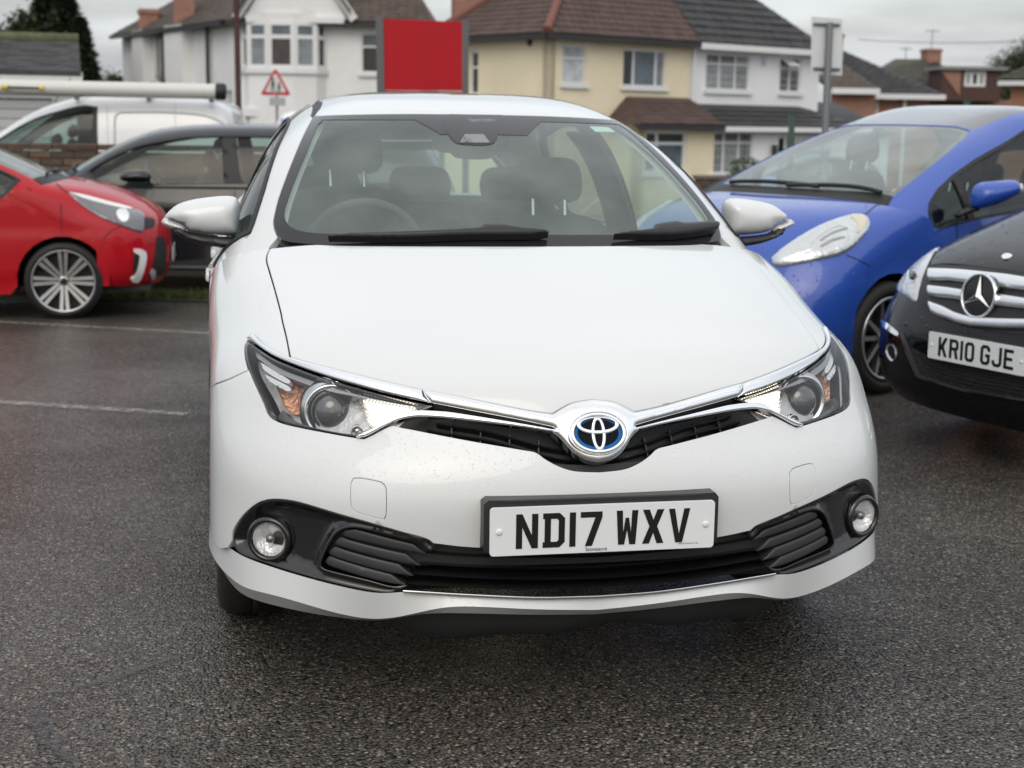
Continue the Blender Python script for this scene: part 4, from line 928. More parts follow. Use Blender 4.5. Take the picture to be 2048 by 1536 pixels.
def build_red():
    pm = paint('red_paint', (.42, .002, .010), spec=.1, coat=.7)
    NR = [list(r) for r in JN]
    for r in NR: r[0] *= .95; r[1] = r[1]*.985; r[2] *= .945
    for r, z, y_ in zip(NR[4:], (.55, .64, .705, .765, .83, .90, .955, .985), (.0, .01, .035, .09, .19, .36, .54, .74)): r[1] = z; r[0] = y_
    for r in NR[2:8]: r[5] = 2.9
    GR = [list(r) for r in JG]
    for r in GR: r[0] = r[0]*.93+.02; r[1] *= .973; r[2] *= .935; r[3] = r[3]*.92+.04
    R, S, G, M, T, sd = gen_car('hatchback_car', 'small red hatchback in side view at the left edge, silver multi-spoke wheel showing', 'parked cars', NR, GR, heading(-101), (-.74, .74), gpt(122, 10.75), pm, cy=(.74, 3.1), rw=.277, rim_r=.222, ww=.19, spokes=(8, 'double'), int_kw=(1.1, .93, 1.75, 2.55, .58), sill=.18, tyre_w=.715)
    feat(S, 'headlight', [(134.6,384.5),(170,392),(212,403),(255,415),(286,426),(288,445),(286.5,461),(275,463.5),(243.5,452),(200.5,435),(160,409)], mat('lamp_smoke', (.16, .16, .17), .08, .4, coat=1, bump=(18, .01)), R, pillow=.008, pw=.03)
    feat(S, 'lamp_strip', [(138,386.5),(170,392.5),(212,404),(250,414),(264,419),(250,419.5),(212,411),(172,400),(150,392)], mat('lamp_white', (.8, .8, .8), .2, coat=1), R, off=.014)
    feat(S, 'lamp_projector', [(238,420),(250,421),(257,430),(254,442),(244,445),(235,436),(232,426)], GL['chrome'], R, off=.014)
    feat(S, 'upper_grille', [(288,434),(300,436),(309,440),(308,452),(300,456),(288,456)], GL['dark'], R, both=False)
    feat(S, 'vent_trim', [(267,497),(280,498),(290,505),(291,520),(285,545),(276,563),(264,562),(262,556),(270,550),(277,530),(278,512),(268,505)], mat('lamp_white'), R, off=.012, depth=.02)
    feat(S, 'vent', [(270,505),(277,512),(276,530),(270,545),(266,548),(267,520)], GL['dark'], R, off=.005)
    feat(S, 'lower_grille', [(313,474),(322,474),(329,480),(331,530),(326,548),(314,550),(306,540),(310,510)], GL['dark'], R, both=False, off=.006)
    feat(S, 'fog_lamp', [(302,540),(307,538),(310,546),(308,556),(303,558),(300,549)], mat('lamp_pale', (.55, .57, .60), .12, .35, coat=1, bump=(25, .01)), R, off=.010)
    gap(S, 'bonnet_gap', [(100,355),(112,366),(125,377),(134,384)], R); gap(S, 'bumper_gap', [(243,452),(222,462),(205,480)], R)
    feat(G, 'mirror_sail', [(0,343),(18,352),(34,368),(36,377),(20,382),(0,383)], GL['dark'], R, off=.006) if False else None
    p = M@np.array((0, -.012, .42))+T
    plate(R, p, M@np.array((1., 0, 0)), (0, 0, 1), '', plinth=False, screws=False)
    # front wing side: lower sill blade
    return R
def build_grey():
    pm = paint('grey_paint', (.008, .010, .014), rough=.3, spec=.2, coat=.9, drops=60)
    NR = [list(r) for r in NOSE]; GR = [list(r) for r in GREEN]
    for i, r in enumerate(GR):
        if 4 <= i: r[1] -= .01
        if 5 <= i <= 10: r[1] = [1.43, 1.45, 1.45, 1.44, 1.42, 1.36][i-5]
        if i >= 7: r[0] += .2; r[3] += .2
    GR = [r for r in GR]
    wl = [(u, v) for u, v in WIN_U]
    d = 12.9
    R, S, G, M, T, sd = gen_car('estate_car', 'dark grey five-door car in side view behind the red hatchback, facing left', 'parked cars', NR, GR, heading(86), (.8, 1.05), gpt(118, d), pm, cy=(.93, 3.6), rw=.315, rim_r=.21, int_kw=(1.38, .95, 2.15, 3.0, .62), tyre_w=.77)
    # near door mirror
    q = lambda p: (lambda X: (X@A_, X[2]))(on_plane(p[0], p[1], O, Nn)-O)
    O = M@np.array((.95, 1.55, 0))+T; Nn = M@np.array((1., 0, 0)); A_ = M@np.array((0, 1., 0))
    O = np.array((O[0], O[1], 0.))
    l = np.array([q(p) for p in spline([(238,352),(250,344),(275,339),(292,342),(301,350),(301,360),(290,364),(262,364),(244,361),(238,352)], 3)[:-1]])
    pod('door_mirror', l, O, A_, (0, 0, 1), Nn, .10, pm, R, back=.8, h=.03)
    F_, s1 = sd[1]
    MB().tube([F_.ev(y, .215) for y in np.linspace(1.3, 3.2, 14)], .022, 6).build('sill_trim', mat('sill_grey', (.05, .05, .055), .4), s1)
    MB().tube([F_.ev(y, .905)+Nn*.006 for y in np.linspace(1.4, 3.6, 14)], .010, 6).build('belt_strip', GL['dark'], s1)
    return R
VN = [(.10,.2,.8,.5,.22,3,2),(.03,.3,.85,.48,.32,3,2),(0,.42,.87,.47,.44,3,2),(0,.55,.875,.47,.55,3,2),(.02,.68,.875,.5,.64,2.8,2),(.06,.80,.87,.55,.68,2.6,2.5),(.16,.90,.865,.62,.70,2.6,3),(.35,.98,.865,.75,.74,2.8,3.2),(.6,1.04,.865,.9,.82,3,3.4),(.85,1.09,.86,1.08,.92,3,3.4)]
VG = [(.80,1.06,.86,1.10,.93,3,6,1.8),(1.0,1.20,.86,1.2,.95,2.8,7,1.8),(1.25,1.37,.86,1.4,.96,2.6,7,1.8),(1.5,1.53,.86,1.62,.97,2.4,7,1.8),(1.75,1.66,.86,1.85,.98,2.2,7,1.8),(2.0,1.74,.86,2.1,.98,2,7,1.8),(2.5,1.79,.86,2.5,.98,2,8,1.8),(3.0,1.81,.86,3.0,.98,2,8,1.8),(3.5,1.80,.86,3.5,.98,2,8,1.8),(3.95,1.77,.86,3.9,.98,2.2,8,1.8),(4.14,1.70,.85,4.0,.98,2.6,8,1.8),(4.22,1.4,.85,4.05,.96,3,8,1.8),(4.26,1.1,.86,4.08,.9,3.4,8,1.8),(4.28,.8,.87,4.1,.7,3.4,8,2),(4.3,.55,.87,4.1,.5,3.4,8,2),(4.28,.3,.86,4.1,.28,3.4,8,2)]
VG = [(r[0]-.25, r[1], r[2], r[3]-.25, *r[4:]) if i >= 6 else r for i, r in enumerate(VG)]
def build_van():
    pm = paint('van_white', (.78, .79, .80), rough=.4)
    win = [(-.70, 1.1), (-.68, 1.5), (-.645, 2.2), (-.615, 3.0), (-.60, 3.8), (-.60, 5.2), (-.60, 6.0), (-.63, 6.35), (-.985, 6.4), (-.99, 3.5), (-.985, 1.2)]
    d = 17.0
    R, S, G, M, T, sd = gen_car('panel_van', 'white panel van carrying a long white pipe tube, facing left behind the wall', 'vans', VN, VG, heading(88), (.86, 4.03), gpt(478, d), pm, cy=(.9, 3.25), rw=.32, rim_r=.2, int_kw=(1.3, 1.05, 1.75, 1.95, .75), bpillar=None, win=win, van=True, tyre_w=.76)
    F = GL['dark']
    # sunk load-bay panel and door lines, on the near side
    rec = spline([(230,300),(230,240),(236,228),(250,225),(330,225),(400,230),(440,243),(458,262)], 4)
    uv = G.trace(rec); MB().tube([G.ev(u, v) for u, v in uv], .012, 6).build('pressed_panel', mat('van_groove', (.45, .46, .47), .5), R)
    for q in ([(216,300),(214,212)], [(352,300),(350,208)]):
        uv = G.trace(spline([q[0], ((q[0][0]+q[1][0])/2, (q[0][1]+q[1][1])/2), q[1]], 6)); MB().tube([G.ev(u, v) for u, v in uv], .004, 5).build('door_gap', mat('van_groove'), R)
    # roof bars with the tube carrier
    top_z = lambda y: 1.80
    rb = mat('bar_grey', (.35, .36, .36), .4)
    for y, zt in ((2.2, 1.78), (3.0, 1.80), (3.70, 1.78)):
        P = [M@np.array((x, y, zt+.10))+T for x in (-.7, .7)]; b = MB().tube(P, .022, 8)
        for x in (-.68, .68): b.box(M@np.array((x, y, zt+.03))+T, (.06, .05, .16), M=M)
        b.box(M@np.array((.45, y, zt+.13))+T, (.10, .07, .06), M=M); b.build('roof_bar', rb, R)
    pa = at(-60, 173, d-.5); pb = at(436, 183.5, d-.3)
    tb = MB().tube([pa, pb], .085, 24).build('pipe_tube', mat('tube_white', (.62, .63, .60), .45), R)
    e = (pb-pa)/np.linalg.norm(pb-pa)
    MB().tube([pb-e*.02, pb+e*.07, pb+e*.09], [.094, .094, .08], 24).build('end_cap', F, tb)
    for a, b_ in ((at(4, 174, d-.61), at(16, 174.3, d-.61)), (at(80, 176.5, d-.61), at(88, 176.8, d-.61))): MB().tube([a, b_], .028, 8).build('yellow_band', mat('yellow_mark', (.65, .50, .08), .5), tb)
    MB().tube([at(16, 174.5, d-.61), at(80, 176.5, d-.61)], .012, 6).build('strap', F, tb)
    # aerial
    MB().tube([M@np.array((.35, 1.85, 1.70))+T, M@np.array((.35, 2.05, 1.98))+T], .006, 5).build('aerial', F, R)
    # second van, seen from behind, its roof corner showing
    R2, S2, G2, M2, T2, sd2 = gen_car('panel_van', 'white van roof corner with faint red and blue mark, behind the dark grey car', 'vans', VN, [[*r[:1], r[1]+.22*(i > 1 and i < 12), *r[2:]] for i, r in enumerate(VG)], -heading(0), (.87, 4.05), gpt(530, 25.5), pm, cy=(.9, 3.25), rw=.32, int_kw=(1.3, 1.05, 1.75, 1.95, .75), bpillar=None, win=win, van=True, tyre_w=.76, inner=False)
    feat(G2, 'red_mark', [(545,236),(551,234),(556,238),(554,245),(547,244)], mat('mark_red', (.6, .22, .18), .5), R2, both=False, off=.004)
    feat(G2, 'blue_mark', [(560,238),(569,237),(570,244),(561,245)], mat('mark_blue', (.25, .35, .6), .5), R2, both=False, off=.004)
def build_blue():
    pm = paint('blue_paint', (.020, .078, .42), rough=.4, spec=.3, drops=55)
    win = [(-.93, .62), (-.82, .82), (-.745, 1.1), (-.69, 1.5), (-.65, 2.0), (-.615, 2.7), (-.585, 3.5), (-.55, 4.4), (-.525, 5.2), (-.515, 6), (-.515, 7), (-.54, 7.8), (-.62, 8.2), (-.95, 8.3), (-.99, 8.1), (-.992, 6), (-.992, 3), (-.992, 1.5), (-.985, .7)]
    R, S, G, M, T, sd = gen_car('hatchback_car', 'bright blue hatchback with large clear headlamp, right of the white car', 'parked cars', JN, JG, heading(52), (.80, .80), gpt(1775, 7.75), pm, cy=(.80, 3.28), rw=.298, rim_r=.215, ww=.19, spokes=(5, 'split'), roofm=mat('wet_dark_roof', (.035, .035, .045), .15, coat=1, drops=28), int_kw=(1.25, .98, 1.85, 2.65, .62), win=win, tyre_w=.745)
    hl = [(1543,516),(1573,490.5),(1634.6,453.7),(1696,432),(1726.6,430.7),(1739,441.5),(1736,460),(1714,487.5),(1683.7,509),(1634.6,521),(1567,533.5),(1548,530)]
    H = feat(S, 'headlight', hl, mat('lamp_bowl', (.62, .65, .66), .15, .7, coat=1, bump=(14, .012)), R, pillow=.018, pw=.06, off=.004)
    feat(S, 'headlight_seal', hl, GL['black'], R, off=.001, depth=.01) if False else None
    feat(S, 'lamp_interior', [(1600,500),(1640,474),(1690,446),(1715,442),(1722,455),(1705,485),(1680,503),(1640,514),(1605,516)], mat('lamp_grey_glass', (.34, .36, .35), .12, .5, coat=1, bump=(20, .01)), R, off=.021, pillow=-.004)
    feat(S, 'lamp_reflector', [(1630,512),(1622,495),(1650,470),(1680,458),(1693,470),(1690,492),(1672,505)], GL['chrome'], R, off=.024, pillow=-.008)
    for q in ([(1640,484),(1662,470),(1690,461),(1691,463.5),(1664,473),(1642,487)], [(1640,496),(1662,483),(1686,478),(1686,480.5),(1664,487),(1642,499)]): feat(S, 'lamp_shade_bar', q, mat('lamp_greyish', (.38, .38, .38), .3, .5), R, off=.026, n=2, h=.01)  # two thin darker strokes laid across the lamp
    feat(S, 'lamp_trim', [(1700,440),(1722,436),(1730,445),(1722,462),(1708,470),(1712,452)], mat('lamp_amberish', (.62, .56, .44), .3, coat=1), R, off=.024)
    gap(S, 'bonnet_gap', [(1762,404),(1750,412),(1735,425),(1728,431)], R); gap(S, 'bumper_gap', [(1692,510),(1715,519),(1740,532)], R)
    O = M@np.array((.98, 1.42, 0))+T; Nn = -CW*np.array((1, 1, 0)); Nn /= np.linalg.norm(Nn); A_ = np.array((CR[0], CR[1], 0)); A_ /= np.linalg.norm(A_)
    O = np.array((O[0], O[1], 0.))
    q = lambda p: (lambda X: (X@A_, X[2]))(on_plane(p[0], p[1], O, Nn)-O)
    l = np.array([q(p) for p in spline([(1941,411),(1943,382),(1958,366),(1990,362),(2030,360),(2041,372),(2039,387),(2010,403),(1975,415),(1950,417),(1941,411)], 3)[:-1]])
    mm = pod('door_mirror', l, O, A_, (0, 0, 1), Nn, .09, pm, R, back=.6, h=.02)
    l = np.array([q(p) for p in spline([(2016,382),(2026,372),(2038,366),(2042,374),(2040,386),(2022,388),(2016,382)], 3)[:-1]])
    pod('side_repeater', l, O+Nn*.045, A_, (0, 0, 1), Nn, .02, mat('repeater_lens'), mm, back=.6, h=.015)
    l = np.array([q(p) for p in spline([(1905,430),(1930,416),(1955,414),(1960,420),(1935,428),(1915,436),(1905,430)], 3)[:-1]])
    pod('mirror_arm', l, O, A_, (0, 0, 1), Nn, .03, GL['dark'], mm, back=1, h=.015)
    # quarter light post
    for mir in (False, True): panel('quarter_post', G, [(-.655, 1.95), (-.985, 1.75), (-.985, 1.92), (-.65, 2.15)], GL['dark'], R, off=.002, depth=.02, h=.06, mirror=mir)
    feat(G, 'tax_disc', [(1783,376),(1792,372),(1796,378),(1786,384)], mat('pink_card', (.6, .15, .2), .6), R, off=-.012, both=False)
    feat(G, 'blue_badge', [(1524,350),(1550,350),(1548,376),(1522,378)], mat('badge_blue', (.15, .28, .55), .6), R, off=-.012, both=False)
MNN = [(.12,.15,.82,.60,.2,3,2),(.04,.21,.86,.55,.24,3,2),(.0,.30,.875,.53,.30,3,2),(-.0,.39,.88,.53,.42,3,2),(.0,.47,.88,.53,.50,3,2),(.02,.53,.88,.54,.57,2.9,2),(.05,.60,.875,.55,.61,2.8,2),(.09,.68,.87,.57,.645,2.7,2.2),(.13,.755,.865,.60,.68,2.6,2.5),(.21,.82,.86,.68,.70,2.6,3),(.35,.88,.865,.80,.72,2.8,3.2),(.52,.935,.87,.95,.76,3,3.2),(.70,.985,.87,1.1,.84,3,3.2),(.87,1.03,.86,1.25,.92,3,3.2)]
def build_merc():
    pm = paint('black_paint', (.005, .005, .007), rough=.2, spec=.0, coat=.75, drops=34)
    GR = [[r[0]+.10, r[1]+.05, r[2]+.03, r[3]+.12, r[4]+.03, *r[5:]] for r in JG]
    d = 6.0; p0 = at(1953, 706, d)
    h = heading(61)
    R, S, G, M, T, sd = gen_car('hatchback_car', 'black car nose with silver star grille, plate KR10 GJE, at the right edge', 'parked cars', MNN, GR, h, (0, -.03), (p0[0], p0[1], gz(d)), pm, cy=(.93, 3.6), rw=.32, rim_r=.21, int_kw=(1.4, 1.0, 2.0, 2.8, .66), tyre_w=.76)
    z = p0[2]
    feat(S, 'grille_surround', [(1853,556),(1856,536),(1866,531),(1900,531),(2070,553),(2070,663),(1949,656),(1868,630),(1855,612),(1852,590)], GL['dark'], R, both=False, off=.003, n=3)
    sil = mat('grille_silver', (.80, .81, .83), .30, .9)
    for q in ([(1861,541),(1900,542),(1960,547),(2070,562),(2070,584),(1960,571),(1900,563),(1861,562)], [(1861,573),(1900,577),(1960,586),(2070,601),(2070,621),(1960,607),(1900,598),(1861,593)], [(1861,604),(1890,614),(1949,637),(2070,640),(2070,659),(1946,655),(1900,642),(1866,628)]):
        feat(S, 'grille_bar', q, sil, R, both=False, off=.012, pillow=.014, pw=.02, depth=.02, h=.012, n=2)
    # star emblem
    cu = S.hit(1966.5, 598); c = S.ev(*cu)+S.nrm(*cu)*.03; n = M@np.array((0, -1., .12)); n /= np.linalg.norm(n)
    A_ = M@np.array((1., 0, 0)); B_ = np.cross(n, A_); SE = plane_master(c, A_, B_); rr = .092*d/6
    circ = lambda r, k=40: [(r*math.cos(t), r*math.sin(t)) for t in np.linspace(0, 2*math.pi, k, endpoint=False)]
    e = panel('star_badge', SE, circ(rr*.97), GL['black'], R, off=0, depth=.04, h=.04)
    panel('badge_ring', SE, circ(rr*1.02), GL['chrome'], e, holes=[circ(rr*.90)], off=.004, pillow=.005, pw=.006, depth=.01, h=.008)
    st = MB(); V = []; 
    for k in range(3):
        a = math.pi/2+k*2*math.pi/3; t = rr*.93*np.array((math.cos(a), math.sin(a)))
        for s_ in (-1, 1):
            b = a+s_*math.pi/3; v = rr*.17*np.array((math.cos(b), math.sin(b)))
            P = [c+n*.018, c+A_*t[0]+B_*t[1]+n*.006, c+A_*v[0]+B_*v[1]+n*.004]
            st.add(P if s_ < 0 else P, [(0, 2, 1) if s_ > 0 else (0, 2, 1)][:1] if s_ < 0 else [(0, 1, 2)])
    st.build('star', GL['chrome'], e)
    # headlamp
    H = feat(S, 'headlight', [(1879,491),(1855,499),(1835,510.7),(1818,526),(1809,541),(1800,565),(1796,582),(1809,592),(1832,603.5),(1838.6,582),(1848,549.7),(1866,512)], mat('lamp_pale', (.55, .57, .60), .12, .35, coat=1, bump=(25, .01)), R, pillow=.012, pw=.04)
    feat(S, 'lamp_ring', [(1822,545),(1832,540),(1842,548),(1838,562),(1828,570),(1820,560)], GL['chrome'], R, off=.018, pillow=-.01)
    feat(S, 'lamp_lens', [(1826,548),(1833,546),(1838,552),(1834,562),(1827,562)], GL['black'], R, off=.022, pillow=.008, pw=.02, h=.01)
    feat(S, 'bonnet_badge', [(2003,514),(2008,509),(2018,508),(2025,512),(2020,517),(2008,519)], GL['chrome'], R, both=False, off=.004, h=.02)
    gap(S, 'bonnet_gap', [(1879,490),(1866,512),(1856,532),(1856,540)], R, .004)
    gap(S, 'bonnet_edge', [(1858,531),(1900,528),(1960,534),(2048,546)], R, .005, both=False)
    # lower bumper
    feat(S, 'lower_grille', [(1822,694),(1861,714),(1950,735),(2070,752),(2070,802),(1933,782),(1845,752)], mat('mesh_dark', (.012, .012, .013), .5, bump=(90, .01)), R, both=False, off=.003, n=2)
    for k in range(6):
        feat(S, 'mesh_bar', [(1835+k*6,705+k*9.5),(1890+k*4,722+k*9),(1960+k*3,741+k*8),(2065,757+k*8),(2065,759+k*8),(1960+k*3,743+k*8),(1890+k*4,724+k*9),(1835+k*6,707+k*9.5)], GL['satin'], R, both=False, off=.008, n=1, h=.02) if k < 5 else None
    feat(S, 'bumper_strip', [(1803,668),(1808,667),(1822,705),(1842,750),(1933,779),(2070,800),(2070,804),(1933,783),(1836,754),(1815,708)], mat('strip_grey', (.10, .10, .11), .3, .5), R, both=False, off=.008, n=1)
    feat(S, 'chrome_blade', [(1765,641),(1775,645),(1799,664),(1800,671),(1794,671),(1768,653)], GL['chrome'], R, off=.010, n=2)
    feat(S, 'fog_lamp', [(1776,690),(1783,688),(1791,697),(1793,712),(1786,722),(1778,714),(1774,702)], mat('lamp_pale'), R, off=.006, pillow=-.01)
    cpl = M@np.array((0, -.035, 0))+T; cpl[2] = z; tl = M@np.array((1., 0, 0))
    plate(R, cpl, tl, (0, 0, 1), 'KR10 GJE', plinth=False)
    MB().box(cpl+M@np.array((0, .03, 0)), (.53, .05, .12), M=M).build('plate_mount', GL['dark'], R)
def build_far():
    pm = paint('teal_paint', (.03, .05, .05))
    gen_car('hatchback_car', 'distant dark car on the road, only its roof showing above the blue bonnet', 'parked cars', JN, JG, heading(80), (.8, .8), gpt(1487, 30), pm, int_kw=(1.25, .98, 1.85, 2.65, .62))
build_red(); build_grey(); build_van(); build_blue(); build_merc(); build_far()

# ================================================================== GROUND
def ghit(px, py, lift=0.):
    d = 8.
    for _ in range(40):
        r = ray(px, py); t = (gz(d)+lift-CLOC[2])/r[2]; p = CLOC+r*t; d = .5*d+.5*float((p[:2]-CLOC[:2])@FW)
    return p
def wxy(r_, f): return CLOC[:2]+FW*f+RT*r_
def sheet(name, fs, r0, r1, dz, mt, kind='structure', nr=2, parent=None):
    V = []; F = []; rs = np.linspace(r0, r1, nr)
    for f in fs:
        for r_ in rs: x, y = wxy(r_, f); V.append((x, y, gz(f)+dz))
    for i in range(len(fs)-1):
        for j in range(nr-1): F.append((i*nr+j, i*nr+j+1, (i+1)*nr+j+1, (i+1)*nr+j))
    o = mk(name, V, F, mt, parent, smooth=True)
    if kind: o['kind'] = kind
    return o
def asphalt_mat():
    mt = bpy.data.materials.new('wet_asphalt'); mt.use_nodes = True; nt = mt.node_tree; b = nt.nodes['Principled BSDF']; N = nt.nodes.new; L = nt.links.new
    tc = N('ShaderNodeTexCoord'); P = tc.outputs['Object']
    def math_(op, a, b_=None, c=None):
        n = N('ShaderNodeMath'); n.operation = op
        for i, x in enumerate((a, b_, c)):
            if x is None: continue
            if isinstance(x, (int, float)): n.inputs[i].default_value = x
            else: L(x, n.inputs[i])
        return n.outputs[0]
    # warp so the stones are not a regular mosaic
    w = N('ShaderNodeTexNoise'); w.inputs['Scale'].default_value = 45; w.inputs['Detail'].default_value = 2; L(P, w.inputs['Vector'])
    wm = N('ShaderNodeVectorMath'); wm.operation = 'MULTIPLY_ADD'; L(w.outputs['Color'], wm.inputs[0]); wm.inputs[1].default_value = (.012,)*3; L(P, wm.inputs[2])
    v = N('ShaderNodeTexVoronoi'); v.inputs['Scale'].default_value = 118; L(wm.outputs[0], v.inputs['Vector'])
    v2 = N('ShaderNodeTexVoronoi'); v2.inputs['Scale'].default_value = 230; L(wm.outputs[0], v2.inputs['Vector'])
    big = N('ShaderNodeTexNoise'); big.inputs['Scale'].default_value = .55; big.inputs['Detail'].default_value = 5; big.inputs['Roughness'].default_value = .6; L(P, big.inputs['Vector'])
    med = N('ShaderNodeTexNoise'); med.inputs['Scale'].default_value = 4.5; med.inputs['Detail'].default_value = 6; L(P, med.inputs['Vector'])
    sep = N('ShaderNodeSeparateColor'); L(v.outputs['Color'], sep.inputs[0])
    # stone height: rounded grains of random height, some pits
    h1 = math_('SUBTRACT', 1.0, math_('MULTIPLY', math_('POWER', v.outputs['Distance'], 1.6), 1.9))
    h = math_('MULTIPLY', h1, math_('MULTIPLY_ADD', sep.outputs[0], .8, .3))
    h = math_('ADD', h, math_('MULTIPLY', math_('SUBTRACT', 1., v2.outputs['Distance']), .25))
    bp = N('ShaderNodeBump'); bp.inputs['Distance'].default_value = .0042; bp.inputs['Strength'].default_value = 1; L(h, bp.inputs['Height']); L(bp.outputs[0], b.inputs['Normal'])
    # colour: bitumen between stones, tops brownish grey, some pale
    cr = N('ShaderNodeValToRGB'); e = cr.color_ramp.elements; e[0].position = 0; e[0].color = (0.060, 0.054, 0.045, 1); e[1].position = 1; e[1].color = (0.352, 0.311, 0.254, 1)
    for p_, c_ in ((.45, (0.104, 0.092, 0.079, 1)), (.85, (0.164, 0.144, 0.122, 1))): q = e.new(p_); q.color = c_
    L(sep.outputs[1], cr.inputs[0])
    sc_ = N('ShaderNodeVectorMath'); sc_.operation = 'SCALE'; L(cr.outputs[0], sc_.inputs[0])
    dk = math_('MULTIPLY', math_('MULTIPLY_ADD', h1, .75, .35), math_('MULTIPLY_ADD', big.outputs['Fac'], 1.6, .20)); L(dk, sc_.inputs['Scale']); L(sc_.outputs[0], b.inputs['Base Color'])
    r = N('ShaderNodeMapRange'); L(big.outputs['Fac'], r.inputs['Value']); r.inputs['From Min'].default_value = .35; r.inputs['From Max'].default_value = .65; r.inputs['To Min'].default_value = .13; r.inputs['To Max'].default_value = .34
    L(math_('ADD', r.outputs[0], math_('MULTIPLY_ADD', med.outputs['Fac'], .14, -.05)), b.inputs['Roughness'])
    b.inputs['Specular IOR Level'].default_value = .42
    return mt
asph = asphalt_mat()
fs = list(np.arange(-22, 4, 4))+list(np.arange(4, 27.1, 1.0))
sheet('car_park', fs, -45, 45, 0, asph, nr=3)
sheet('ground', [-60, 4, 7.9, 11.5, 12.6, 17, 22, 30, 44, 60, 120, 400, 900], -600, 600, -.05, mat('earth', (.05, .055, .03), .95, noise=(.3, .3)))
sheet('road', np.arange(29, 36.1, 1), -60, 60, .03, mat('road_tar', (.05, .05, .052), .4, noise=(2, .2)))
kb = sheet('pavement', np.arange(36.0, 38.6, .5), -60, 60, .13, mat('paving', (.22, .21, .20), .8, noise=(3, .2)))
# worn bay lines
def line(a, b, w, n=24, label='worn white bay line on the wet asphalt'):
    A, B = ghit(*a), ghit(*b); t = (B-A)[:2]; t /= np.linalg.norm(t); nn = np.array((-t[1], t[0])); V = []
    for i in range(n+1):
        p = A+(B-A)*i/n; f = (p[:2]-CLOC[:2])@FW
        for s_ in (-1, 1): q = p[:2]+nn*s_*w/2*(1+random.uniform(-.12, .12)); V.append((q[0], q[1], gz((q-CLOC[:2])@FW)+.004))
    mk_ = mk('road_marking', V, [(2*i, 2*i+1, 2*i+3, 2*i+2) for i in range(n)], worn); mk_['kind'] = 'structure'
worn = bpy.data.materials.new('worn_paint'); worn.use_nodes = True
def _w():
    nt = worn.node_tree; b = nt.nodes['Principled BSDF']; N = nt.nodes.new; L = nt.links.new; o = nt.nodes['Material Output']
    tc = N('ShaderNodeTexCoord'); n = N('ShaderNodeTexNoise'); n.inputs['Scale'].default_value = 22; n.inputs['Detail'].default_value = 8; n.inputs['Roughness'].default_value = .7; L(tc.outputs['Object'], n.inputs['Vector'])
    r = N('ShaderNodeMapRange'); r.inputs['From Min'].default_value = .30; r.inputs['From Max'].default_value = .62; L(n.outputs['Fac'], r.inputs['Value'])
    t = N('ShaderNodeBsdfTransparent'); m_ = N('ShaderNodeMixShader'); L(r.outputs[0], m_.inputs[0]); L(b.outputs[0], m_.inputs[1]); L(t.outputs[0], m_.inputs[2]); L(m_.outputs[0], o.inputs[0])
    b.inputs['Base Color'].default_value = (.40, .385, .36, 1); b.inputs['Roughness'].default_value = .45
_w()
line((-60, 801), (376, 829.5), .085); line((-60, 641), (425, 668), .09); line((1770, 975), (2100, 1002), .08) if False else None
tar = bpy.data.materials.new('tar_smear'); tar.use_nodes = True
def _t():
    nt = tar.node_tree; b = nt.nodes['Principled BSDF']; N = nt.nodes.new; L = nt.links.new; o = nt.nodes['Material Output']
    tc = N('ShaderNodeTexCoord'); n = N('ShaderNodeTexNoise'); n.inputs['Scale'].default_value = 30; n.inputs['Detail'].default_value = 8; n.inputs['Roughness'].default_value = .75; L(tc.outputs['Object'], n.inputs['Vector'])
    r = N('ShaderNodeMapRange'); r.inputs['From Min'].default_value = .42; r.inputs['From Max'].default_value = .62; r.inputs['To Min'].default_value = .45; L(n.outputs['Fac'], r.inputs['Value'])
    t = N('ShaderNodeBsdfTransparent'); m_ = N('ShaderNodeMixShader'); L(r.outputs[0], m_.inputs[0]); L(b.outputs[0], m_.inputs[1]); L(t.outputs[0], m_.inputs[2]); L(m_.outputs[0], o.inputs[0])
    b.inputs['Base Color'].default_value = (.035, .035, .038, 1); b.inputs['Roughness'].default_value = .3
_t()
def smear(px, w):
    P = [ghit(*q) for q in spline(px, 8)]; V = []
    for i, p in enumerate(P):
        a, b = P[max(0, i-1)], P[min(len(P)-1, i+1)]; t = (b-a)[:2]; t /= np.linalg.norm(t); nn = np.array((-t[1], t[0])); k = math.sin(math.pi*i/(len(P)-1))**.5*random.uniform(.6, 1.2)
        for s_ in (-1, 1): q = p[:2]+nn*s_*w/2*k; V.append((q[0], q[1], .005))
    o = mk('tar_smear', V, [(2*i, 2*i+1, 2*i+3, 2*i+2) for i in range(len(P)-1)], tar); o['kind'] = 'structure'
smear([(60,1395),(150,1378),(240,1352),(310,1330),(380,1308)], .035); smear([(60,1400),(78,1440),(100,1480),(150,1530)], .05)
def leaf_bits():
    rng = np.random.default_rng(9); V = []; F = []
    for px, py in [(497,905),(386,1292),(392,1283),(300,1060),(120,1340),(230,1268),(1845,1357),(1730,1339),(1886,1330),(1960,1180),(1640,1440),(1900,1010),(1840,1245),(1420,1420),(240,1010),(700,1450),(1010,1490)]:
        p = ghit(px, py); a = rng.uniform(0, 6.28); s_ = rng.uniform(.003, .008); k = len(V); c, q = math.cos(a)*s_, math.sin(a)*s_
        V += [p+(c, q, .006), p+(-q*.5, c*.5, .009), p+(-c, -q, .006), p+(q*.5, -c*.5, .008)]; F.append((k, k+1, k+2, k+3))
    o = mk('debris', V, F, mat('dead_leaf', (.03, .02, .012), .7)); o['kind'] = 'stuff'; top(o, 'tiny dark leaf crumbs scattered over the wet asphalt', 'debris')
leaf_bits()
